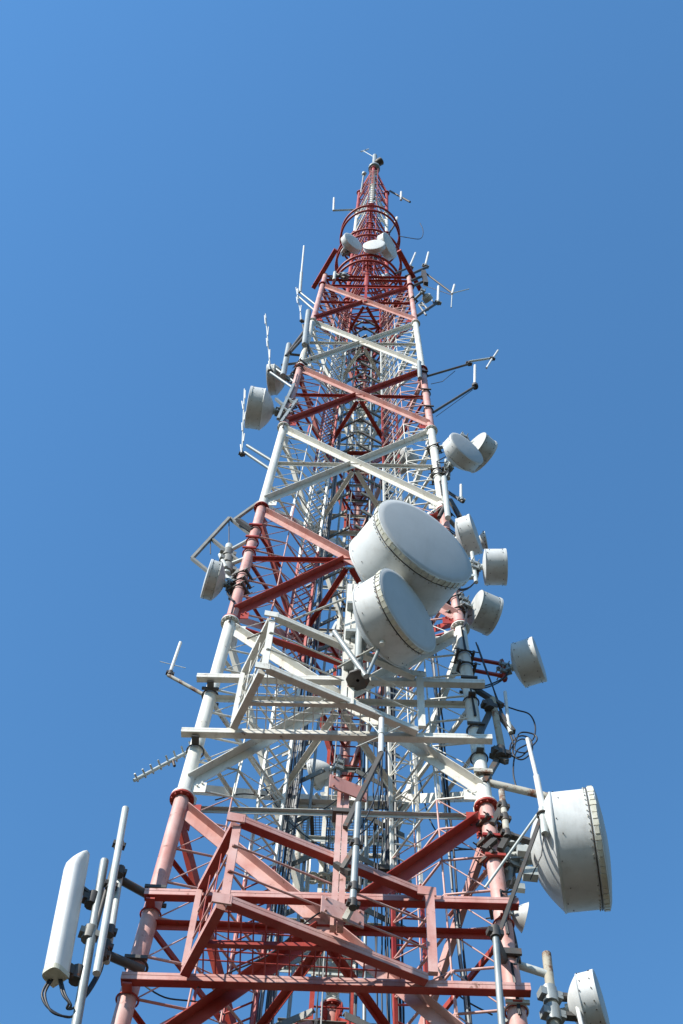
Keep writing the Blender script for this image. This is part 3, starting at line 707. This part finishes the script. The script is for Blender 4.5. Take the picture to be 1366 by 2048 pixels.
# --- left: stacked dipole arrays
def stack(label, x0, y0, x1, y1, Y, arms, n=5):
    t = thg('dipole_array', label, 'antenna', x0, y0, Y, 'stacked dipole arrays')
    rod(t, 'mast_tube', [(x0, y0, Y), (x1, y1, Y)], 0.02, 'pale_steel')
    for k in range(n):
        f = (k+0.5)/n; x, y = x0+(x1-x0)*f, y0+(y1-y0)*f; h = abs(y1-y0)/n*0.36; sx = 4 if k % 2 else -4
        rod(t, 'dipole', [(x+sx*0.35, y+h, Y-0.08), (x+sx*rnd.uniform(0.4, 1.0), y-h, Y-0.08)], 0.02, 'panel_plastic')
    for a in arms: rod(t, 'arm', [(*a[0], Y), (*a[1], Y+0.1)], 0.045, 'galvanised')
    joint(t, x0, y0, Y, 0.06)
    return t
stack('stacked dipole array below the larger left dish', 484, 908, 489, 778, -1.1, [((490, 905), (545, 942)), ((494, 891), (552, 927))], 6)
stack('stacked dipole array above the grey left dish', 541, 742, 531, 628, -1.05, [((541, 730), (594, 768)), ((541, 745), (590, 779))], 5)
t = stack('dipole array with a tall whip, left of the tower head', 604, 642, 592, 575, -1.0, [((594, 580), (634, 612)), ((596, 592), (630, 622))], 4)
rod(t, 'whip', [(600, 585, -1.0), (603, 545, -1.0)], 0.06, 'pale_steel'); rod(t, 'whip_top', [(603, 545, -1.0), (608, 492, -1.0)], 0.04, 'panel_plastic')
t = thg('pipe_mount', 'grey pipe with dark struts in front of the upper left leg', 'pipe mount', 610, 690, -1.4)
rod(t, 'pipe', [(609, 690, -1.4), (617, 623, -1.4)], 0.10, 'galvanised', 14); rod(t, 'strut', [(610, 660, -1.3), (572, 712, -1.2)], 0.05, 'dark_steel'); rod(t, 'strut', [(606, 676, -1.3), (580, 705, -1.2)], 0.05, 'dark_steel'); rod(t, 'strut', [(606, 650, -1.3), (622, 720, -1.1)], 0.045, 'dark_steel')
t = thg('pipe_mount', 'short grey pipe beside the upper left leg', 'pipe mount', 568, 752, -1.1)
rod(t, 'pipe', [(566, 752, -1.1), (578, 690, -1.1)], 0.095, 'galvanised', 14); rod(t, 'arm', [(564, 730, -1.1), (612, 724, -1.0)], 0.045, 'dark_steel'); rod(t, 'arm', [(574, 708, -1.1), (615, 712, -1.0)], 0.045, 'dark_steel')
# small frame box on the left leg between the two dishes
t = thg('bracket_frame', 'grey ladder-like bracket strapped to the upper left leg', 'bracket', 575, 830, -1.2)
for a, b in (((562, 845), (594, 800)), ((556, 838), (588, 768)), ((563, 815), (583, 826)), ((572, 795), (592, 808)), ((552, 798), (568, 812))): bar(t, 'bar', (*a, -1.25), (*b, -1.25), 0.04, 'galvanised')
# --- right: folded arms
t = thg('dipole_antenna', 'crossed dipole on a long jointed arm, upper right', 'antenna', 855, 750, -1.25)
rod(t, 'arm', [(856, 752, -1.2), (938, 728, -1.35)], 0.04, 'dark_steel'); joint(t, 938, 727, -1.35, 0.07)
rod(t, 'boom', [(939, 723, -1.35), (985, 716, -1.4)], 0.04, 'pale_steel'); rod(t, 'dipole', [(996, 701, -1.4), (986, 716, -1.4)], 0.035, 'panel_plastic'); rod(t, 'dipole', [(984, 718, -1.4), (973, 736, -1.4)], 0.035, 'panel_plastic'); joint(t, 985, 717, -1.4, 0.06)
rod(t, 'wire', [(862, 768, -1.2), (885, 763, -1.25), (910, 742, -1.3)], 0.012, 'cable_black', 5)
t = thg('whip_antenna', 'white whip on a dark slanted arm, upper right', 'antenna', 868, 826, -1.2, GW)
rod(t, 'arm', [(866, 825, -1.2), (948, 774, -1.35)], 0.04, 'dark_steel'); c = P(950, 772, -1.35); MB().tube(c-V((0, 0, 0.09)), c+V((0, 0, 0.09)), 0.1, 14).build('base', 'dark_steel', t)
rod(t, 'whip', [(949.5, 768, -1.35), (950, 731, -1.35)], 0.045, 'panel_plastic'); rod(t, 'wire', [(872, 833, -1.2), (945, 780, -1.3)], 0.01, 'cable_black', 5)
for (yy, xx) in ((747, 850), (785, 857), (820, 864)):
    legclamp(t, 'R', P(xx, yy, -1.3).z, 'dark_steel')
t = thg('pipe_mount', 'short pipe clamped to the right leg above the jointed arm', 'pipe mount', 840, 757, -1.45)
rod(t, 'pipe', [(840, 757, -1.45), (838, 724, -1.45)], 0.07, 'galvanised', 12)
t = thg('pipe_mount', 'pale pipe standing beside the right leg below the paired dishes', 'pipe mount', 895, 1036, -1.75)
rod(t, 'pipe', [(896, 1036, -1.75), (888, 956, -1.75)], 0.07, 'pale_steel', 14); rod(t, 'arm', [(878, 1035, -1.6), (896, 1000, -1.7)], 0.05, 'dark_steel')
t = thg('whip_antenna', 'short whip on a dark arm below the paired right dishes', 'antenna', 895, 985, -1.5, GW)
rod(t, 'arm', [(893, 982, -1.5), (926, 1004, -1.6)], 0.04, 'dark_steel'); rod(t, 'whip', [(922, 998, -1.6), (922, 970, -1.6)], 0.035, 'panel_plastic'); joint(t, 923, 999, -1.6, 0.06, 'galvanised')
bar(t, 'strut', (900, 1000, -1.5), (920, 1035, -1.5), 0.045, 'dark_steel')
# --- right: rusty frame, whip, coil
t = thg('pipe_mount', 'rusty pipe on dark arms beside the white right leg', 'pipe mount', 1000, 1497, -1.55)
rod(t, 'pipe', [(1004, 1500, -1.55), (985, 1398, -1.55)], 0.06, 'brown_rust', 14)
for a, b in (((950, 1378), (1004, 1412)), ((980, 1424), (958, 1470)), ((997, 1426), (1026, 1464)), ((996, 1518), (968, 1566)), ((985, 1498), (1020, 1511)), ((982, 1510), (1014, 1524))): bar(t, 'arm', (*a, -1.5), (*b, -1.55), 0.045, 'dark_steel')
for (x, y) in ((978, 1412), (1001, 1505)): joint(t, x, y, -1.58, 0.09)
legclamp(t, 'R', P(957, 1467, -1.4).z); legclamp(t, 'R', P(968, 1563, -1.4).z, 'rusty_steel'); legclamp(t, 'R', P(940, 1372, -1.4).z)
t = thg('whip_antenna', 'thin white whip on the rusty frame, right of the white leg', 'antenna', 1020, 1465, -1.55, GW)
rod(t, 'whip', [(1017, 1447, -1.55), (1010, 1384, -1.55)], 0.03, 'panel_plastic'); rod(t, 'base', [(1022, 1466, -1.55), (1017, 1446, -1.55)], 0.045, 'pale_steel')
t = thg('cable_coil', 'loose coil of black cable hanging right of the rusty pipe', 'cable', 1045, 1495, -1.5)
def curve(th, name, pts, r, mat, Y):
    pts = [P(x, y, Y) for x, y in pts]; sm = []
    for i in range(len(pts)-1):
        p0, p1, p2, p3 = pts[max(i-1, 0)], pts[i], pts[i+1], pts[min(i+2, len(pts)-1)]
        for j in range(6):
            u = j/6; sm.append(0.5*((2*p1)+(p2-p0)*u+(2*p0-5*p1+4*p2-p3)*u*u+(3*p1-p0-3*p2+p3)*u**3))
    sm.append(pts[-1]); return MB().path(sm, r, 6).build(name, mat, th)
curve(t, 'cable', [(952, 1285), (968, 1330), (985, 1372), (998, 1405), (1030, 1419), (1058, 1428), (1070, 1450), (1068, 1475), (1055, 1488), (1035, 1500), (1028, 1520), (1027, 1550), (1033, 1575)], 0.014, 'cable_black', -1.5)
curve(t, 'cable', [(992, 1400), (1008, 1440), (1025, 1480), (1027, 1510), (1045, 1519), (1064, 1502), (1060, 1478), (1040, 1472), (1022, 1488), (1022, 1510), (1040, 1514), (1058, 1498), (1074, 1480), (1066, 1468), (1040, 1466), (1030, 1490)], 0.014, 'cable_black', -1.52)
curve(t, 'cable', [(1010, 1440), (1030, 1478), (1030, 1500), (1052, 1505), (1062, 1490), (1046, 1478), (1030, 1486), (1020, 1500)], 0.012, 'cable_black', -1.54)
curve(t, 'cable', [(955, 1290), (975, 1345), (1003, 1420), (1022, 1476), (1030, 1490)], 0.012, 'cable_black', -1.48)
t = thg('stay_pipe', 'long weathered pipe from the white right leg to the huge dish', 'pipe', 965, 1562, -1.5)
rod(t, 'pipe', [(962, 1562, -1.5), (1150, 1606, -1.62)], 0.062, 'rusty_steel', 14); legclamp(t, 'R', P(962, 1560, -1.45).z, 'rusty_steel')
t = thg('whip_antenna', 'tall white whip on a strutted pipe in front of the huge dish', 'antenna', 1090, 1668, -2.1, GW)
rod(t, 'whip', [(1075, 1562, -2.1), (1055, 1478, -2.1)], 0.034, 'panel_plastic', 10); rod(t, 'base_tube', [(1086, 1622, -2.1), (1073, 1553, -2.1)], 0.05, 'panel_plastic', 12); rod(t, 'holder', [(1090, 1668, -2.1), (1084, 1618, -2.1)], 0.055, 'pale_steel', 12); c = P(1085, 1630, -2.1); MB().torus(c, 0.075, 0.02, 18, 6).build('clamp_ring', 'dark_steel', t)
rod(t, 'strut', [(1076, 1627, -2.1), (970, 1776, -1.75)], 0.02, 'pale_steel'); bar(t, 'strut', (1080, 1640, -2.1), (1000, 1862, -1.75), 0.025, 'dark_steel')
rod(t, 'wire', [(1088, 1665, -2.1), (1083, 1710, -2.0), (1060, 1760, -1.8)], 0.009, 'cable_black', 5)
t = thg('pipe_mount', 'slim yellowed pipe just below the right white flange', 'pipe mount', 1014, 1672, -1.65)
rod(t, 'pipe', [(1014, 1672, -1.65), (1003, 1582, -1.65)], 0.05, 'rusty_steel', 12)
for y in (1612, 1636, 1668): joint(t, 1003+(y-1582)*0.12, y, -1.65, 0.062)
for a, b in (((984, 1648), (1002, 1618)), ((1000, 1700), (1016, 1672)), ((968, 1700), (990, 1680)), ((1010, 1668), (1062, 1684))): bar(t, 'arm', (*a, -1.6), (*b, -1.62), 0.042, 'dark_steel')
for y in (1655, 1690, 1730): legclamp(t, 'R', P(985, y, -1.45).z, 'red_paint')
t = thg('pipe_mount', 'long grey pipe in front of the lower right leg', 'pipe mount', 1006, 2090, -2.1)
rod(t, 'pipe', [(1007, 2100, -2.1), (990, 1857, -2.1)], 0.043, 'galvanised', 14); joint(t, 990, 1866, -2.1, 0.07); bar(t, 'arm', (992, 1880, -2.05), (1012, 1930, -1.5), 0.04, 'dark_steel'); legclamp(t, 'R', P(1010, 1930, -1.45).z)
t = thg('pipe_mount', 'rusty pipe holding the lower right corner dish', 'pipe mount', 1110, 2080, -1.45)
rod(t, 'pipe', [(1113, 2085, -1.45), (1093, 1908, -1.45)], 0.062, 'brown_rust', 14); rod(t, 'arm', [(1020, 1925, -1.45), (1098, 1950, -1.45)], 0.055, 'pale_steel', 12)
m = MB()
for (x, y) in ((1100, 1992), (1106, 2030)): joint(t, x, y, -1.45, 0.1, 'galvanised'); bar(t, 'bracket', (x, y, -1.45), (x+48, y+4, -1.4), 0.05, 'dark_steel', 0.04)
legclamp(t, 'R', P(1018, 1925, -1.45).z); legclamp(t, 'R', P(1022, 2030, -1.45).z, 'pale_steel')
rod(t, 'conduit', [(1150, 1990, -1.55), (1165, 2060, -1.6)], 0.03, 'panel_plastic')
# --- centre: dipole on arm, pole
t = thg('whip_antenna', 'white tube antenna with radials on a dark arm between the balconies', 'antenna', 690, 1650, -2.55, GW)
bar(t, 'arm', (690, 1655, -2.55), (763, 1506, -2.75), 0.032, 'dark_steel'); rod(t, 'tube', [(762, 1506, -2.75), (763, 1438, -2.75)], 0.042, 'panel_plastic', 12); rod(t, 'collar', [(762.4, 1470, -2.75), (762.5, 1462, -2.75)], 0.052, 'pale_steel', 12)
for e in ((712, 1494), (800, 1453), (793, 1548), (735, 1440)): rod(t, 'radial', [(763, 1472, -2.75), (*e, -2.6)], 0.009, 'pale_steel', 5)
curve(t, 'cable', [(760, 1510), (758, 1560), (748, 1600), (725, 1650), (712, 1670)], 0.012, 'cable_black', -2.7)
t = thg('pipe_mount', 'upright grey pipe in front of the red balcony post', 'pipe mount', 706, 1815, -2.75)
rod(t, 'pipe', [(705, 1812, -2.75), (717, 1608, -2.75)], 0.045, 'galvanised', 14)
for (x, y) in ((706, 1808), (708, 1775), (712.5, 1688)): joint(t, x, y, -2.75, 0.055)
bar(t, 'arm', (684, 1738, -2.6), (712, 1692, -2.7), 0.03, 'dark_steel'); bar(t, 'arm', (690, 1840, -2.6), (708, 1806, -2.7), 0.035, 'rusty_steel'); bar(t, 'arm', (670, 1728, -2.55), (700, 1746, -2.6), 0.035, 'dark_steel')
# --- tower head, right
YH = -1.15
t = thg('antenna_bracket', 'dark double bracket with two whips, right of the tower head', 'antenna', 822, 562, YH)
rod(t, 'arm', [(812, 553, YH), (855, 534, YH)], 0.06, 'dark_steel'); rod(t, 'arm', [(790, 547, YH), (818, 535, YH)], 0.045, 'dark_steel'); rod(t, 'arm', [(822, 562, YH), (850, 550, YH)], 0.06, 'dark_steel'); rod(t, 'arm', [(826, 572, YH), (851, 561, YH)], 0.06, 'dark_steel')
bar(t, 'plate', (847, 544, YH-0.05), (852, 568, YH-0.05), 0.09, 'dark_steel'); rod(t, 'whip', [(851, 530, YH), (857, 505, YH)], 0.05, 'panel_plastic'); rod(t, 'whip', [(820, 532, YH), (831, 506, YH)], 0.045, 'panel_plastic'); joint(t, 851, 532, YH, 0.1, 'galvanised'); joint(t, 820, 534, YH, 0.1, 'galvanised')
t = thg('dipole_antenna', 'dipole with radials on the farthest thin rod, right of the head', 'antenna', 853, 548, YH)
rod(t, 'arm', [(852, 547, YH), (905, 587, YH)], 0.04, 'dark_steel'); rod(t, 'whip', [(904, 588, YH), (909, 570, YH)], 0.05, 'panel_plastic'); rod(t, 'radial', [(906, 586, YH), (938, 578, YH)], 0.022, 'pale_steel', 5); rod(t, 'radial', [(904, 590, YH), (902.5, 615, YH)], 0.022, 'pale_steel', 5); rod(t, 'wire', [(845, 570, YH), (880, 582, YH), (903, 590, YH)], 0.014, 'cable_black', 5)
t = thg('whip_antenna', 'short white whip on a dark arm, right of the highest X brace', 'antenna', 834, 632, YH, GW)
rod(t, 'arm', [(834, 632, YH), (877, 604, YH)], 0.055, 'dark_steel'); rod(t, 'whip', [(876, 603, YH), (877, 573, YH)], 0.055, 'panel_plastic'); joint(t, 876, 605, YH, 0.09, 'galvanised')
for (x, y) in ((843, 604), (850, 612), (862, 598), (846, 622)): rod(t, 'cable', [(838, 610, YH), (x, y, YH), (x+6, y+8, YH)], 0.04, 'cable_grey', 5)
t = thg('antenna_bracket', 'small dark bracket at the left end of the head rails', 'bracket', 670, 556, YH)
rod(t, 'pipe', [(668, 560, YH), (670, 544, YH)], 0.07, 'pale_steel'); rod(t, 'arm', [(660, 556, YH), (695, 549, YH)], 0.06, 'dark_steel'); rod(t, 'arm', [(672, 548, YH), (690, 556, YH)], 0.06, 'dark_steel'); joint(t, 688, 552, YH, 0.14, 'galvanised')
# --- on the mast
t = thg('whip_antenna', 'white whip at the end of the left mast arm', 'antenna', 718, 419, 0, GW)
rod(t, 'arm', [(720, 419, 0.4), (668, 421, 0.3)], 0.06, 'galvanised'); rod(t, 'whip', [(667, 421, 0.3), (668, 396, 0.3)], 0.06, 'panel_plastic')
t = thg('whip_antenna', 'white whip on the right mast arm near the top', 'antenna', 780, 382, 0, GW)
rod(t, 'arm', [(780, 382, 0.4), (820, 404, 0.3)], 0.065, 'dark_steel'); rod(t, 'whip', [(802, 400, 0.3), (802.5, 384, 0.3)], 0.07, 'panel_plastic')
t = thg('whip_antenna', 'short whip leaning off the right side of the mast rings', 'antenna', 777, 470, -0.3, GW)
rod(t, 'arm', [(776, 470, -0.3), (791, 447, -0.6)], 0.05, 'dark_steel'); rod(t, 'whip', [(790, 448, -0.6), (794, 436, -0.6)], 0.09, 'panel_plastic')
curve(t, 'wire', [(797, 472), (820, 476), (838, 478), (845, 472), (846, 460), (840, 446)], 0.02, 'cable_black', -0.4)
t = thg('beacon_lamp', 'round dark beacon lamp at the very top of the mast', 'lamp', 752, 334, 0)
c = P(757, 325, -0.1); ax = V((0.75, -0.4, 0.35)).normalized(); MB().lathe(c-ax*0.25, ax, [(0, 0.05), (0, 0.2), (0.25, 0.28), (0.5, 0.28), (0.5, 0.28), (0.52, 0.1)], 18).build('housing', 'dark_steel', t); MB().lathe(c+ax*0.26, ax, [(0, 0.26), (0.05, 0.2), (0.08, 0.0)], 18).build('lens', 'cable_grey', t); rod(t, 'bracket', [(750, 336, 0), (756, 328, -0.05)], 0.07, 'dark_steel')
t = thg('wind_vane', 'thin angled aerial rod at the mast tip', 'antenna', 745, 313, 0)
rod(t, 'rod', [(746, 313, 0), (727, 302, 0)], 0.035, 'pale_steel', 6); rod(t, 'crossbar', [(722, 303, 0), (730, 301, 0)], 0.05, 'panel_plastic', 6); rod(t, 'tip', [(732, 300, 0), (737, 298, 0)], 0.05, 'panel_plastic', 6)
t = thg('aerial_pole', 'thin pole with a small round head on the left of the mast top', 'antenna', 722, 384, 0.3)
rod(t, 'pole', [(722, 386, 0.3), (727, 352, 0.3)], 0.06, 'galvanised'); c = P(728, 348, 0.3); MB().lathe(c, V((0.3, -0.5, 0.6)), [(-0.15, 0.02), (-0.1, 0.14), (0.1, 0.16), (0.15, 0.02)], 12).build('head', 'pale_steel', t)
t = thg('aerial_pole', 'thin dark pole down the front of the mast top', 'antenna', 748, 398, -1.25)
rod(t, 'pole', [(748, 398, -1.25), (749, 350, -1.25)], 0.045, 'dark_steel')

# ------------------------------------------------------------------ rest platform behind the rear leg
t = thing('rest_platform', 'dark wire-mesh rest platform behind the rear leg', 'platform', leg('B', 1.05)+V((0, 0.6, 0)))
zp = leg('B', 1.12).z
c0, c1_, c2_, c3 = atz(578, 1612, zp), atz(800, 1612, zp), atz(795, 1712, zp), atz(585, 1712, zp)
MB().path([c0+V((0, 0.25, 0)), c0, lerp(c0, c1_, 0.5), c1_, c1_+V((0, 0.25, 0))], 0.06, 10).build('front_tube', 'white_paint', t)
for f in (0.65,): MB().prism(lerp(c0, c3, f), lerp(c1_, c2_, f), rect(-0.05, 0.05, -0.04, 0.04), V((0, 0, 1))).build('bearer', 'dark_steel', t)
for f in (0.2, 0.78): MB().prism(lerp(c0, c1_, f), lerp(c3, c2_, f), rect(-0.04, 0.04, -0.06, 0.06), V((0, 0, 1))).build('bearer', 'dark_steel', t)
MB().prism(c3, c2_, rect(-0.04, 0.04, -0.04, 0.04), V((0, 0, 1))).build('bearer', 'white_paint', t)
m = MB()
for k in range(27): f = k/26; m.tube(lerp(c0, c1_, f)+V((0, 0, 0.06)), lerp(c3, c2_, f)+V((0, 0, 0.06)), 0.007, 4)
for k in range(20): f = k/19; m.tube(lerp(c0, c3, f)+V((0, 0, 0.075)), lerp(c1_, c2_, f)+V((0, 0, 0.075)), 0.009, 4)
m.build('mesh_floor', 'dark_steel', t, kind='stuff')
for x in (0.1, 0.9):
    p = lerp(c0, c1_, x); e = p+V((0, 0.1, 0.9)); MB().path([p+V((-0.3, 0, 0)), e, p+V((0.3, 0, 0))], 0.03, 6).build('guard', 'white_paint', t)
for (xa, ya, xb, yb_) in ((600, 1660, 590, 1790), (772, 1690, 770, 1740)):
    rod(t, 'pipe', [(xa, ya-25, 2.2), (xb, yb_, 2.2)], 0.06, 'rusty_steel')

# ------------------------------------------------------------------ rear-leg knee braces, stray cables and small boxes inside the tower
for i in range(TMIN, TMAX):
    for f0 in (0.08, 0.42, 0.74):
        for sx in (-1, 1):
            p = leg('B', i+f0); q = rear(i+f0+0.17, sx*0.42, -0.36)
            MB().prism(p, q, rect(-0.05, 0.05, -0.012, 0.012), V((0, -1, 0.2))).build('knee_brace', banded(i) if sx < 0 else ('faded_lit_red' if i % 2 else 'white_paint'), tower)
    # secondary bracing on the two rear faces
    for n in 'LR':
        no = outward(n, 'B')
        for (sa, ta, sb, tb) in ((0.0, 0.25, 0.24, 0.24), (0.0, 0.75, 0.24, 0.76), (1.0, 0.25, 0.76, 0.24), (1.0, 0.75, 0.76, 0.76), (0.24, 0.24, 0.25, 0.49), (0.76, 0.24, 0.75, 0.49)):
            p = lerp(leg(n, i+ta), leg('B', i+ta), sa)-no*0.04; q = lerp(leg(n, i+tb), leg('B', i+tb), sb)-no*0.04
            MB().prism(p, q, Lin(0.06, 0.008), no).build('secondary_brace', banded(i) if n == 'L' else ('faded_lit_red' if i % 2 else 'white_paint'), tower)
t = thing('loose_cables', 'thin black cables strung across inside the lower tower', 'cables', P(640, 1850, 0.2))
for pts, Y in (([(280, 1965), (330, 1995), (400, 2005), (450, 2030)], -0.6), ([(395, 1975), (470, 1940), (545, 1905), (620, 1838), (705, 1790)], -1.55),
               ([(520, 1560), (575, 1640), (640, 1690), (690, 1700)], 0.3), ([(545, 1690), (610, 1640), (660, 1610), (720, 1560), (790, 1470)], 0.2),
               ([(690, 1690), (740, 1650), (760, 1600), (764, 1510)], -1.0), ([(840, 1560), (860, 1640), (900, 1690), (960, 1700)], 0.4), ([(430, 1600), (480, 1588), (530, 1592)], -0.2),
               ([(860, 1720), (900, 1702), (955, 1698)], -0.9), ([(560, 860), (590, 900), (600, 960), (590, 1010)], -0.5), ([(860, 1905), (890, 1960), (930, 2000), (985, 2030)], -0.6)):
    curve(t, 'cable', pts, 0.013, 'cable_black', Y)
t = thing('junction_box', 'small dark equipment box hanging inside the lower tower', 'box', P(772, 1775, 0.6))
m = MB(); c = P(772, 1748, 0.6); m.box(c, V((0.2, 0, 0)), V((0, 0.15, 0)), V((0, 0, 0.06))); m.build('case', 'dark_steel', t); tubepart(t, 'hanger', c+V((0.15, 0, 0)), c+V((0.15, 0, 0.6)), 0.02, 'dark_steel')
t = thing('cable_clamp_rail', 'brownish clamp rail with rings on the rear ladder', 'rail', P(650, 1755, 1.9))
rod(t, 'rail', [(582, 1752, 1.9), (700, 1756, 1.9)], 0.06, 'rusty_steel')
for x in (625, 645, 668): c = P(x, 1756, 1.85); MB().torus(c, 0.11, 0.03, 16, 6).build('ring', 'clamp_tape', t)
# clutter of clamps at the left leg bracket
t = thing('pipe_clamp', 'dark double clamp with short pipe behind the left bracket dish', 'clamp', P(455, 1125, -1.1))
rod(t, 'pipe', [(453, 1148, -1.1), (458, 1092, -1.1)], 0.085, 'pale_steel', 14)
for y in (1108, 1122, 1138): joint(t, 455, y, -1.1, 0.12, 'dark_galvanised')
for a, b in (((462, 1100), (495, 1082)), ((462, 1128), (488, 1118)), ((448, 1150), (470, 1168)), ((440, 1110), (452, 1135))): rod(t, 'arm', [(*a, -1.1), (*b, -1.2)], 0.05, 'pale_steel')
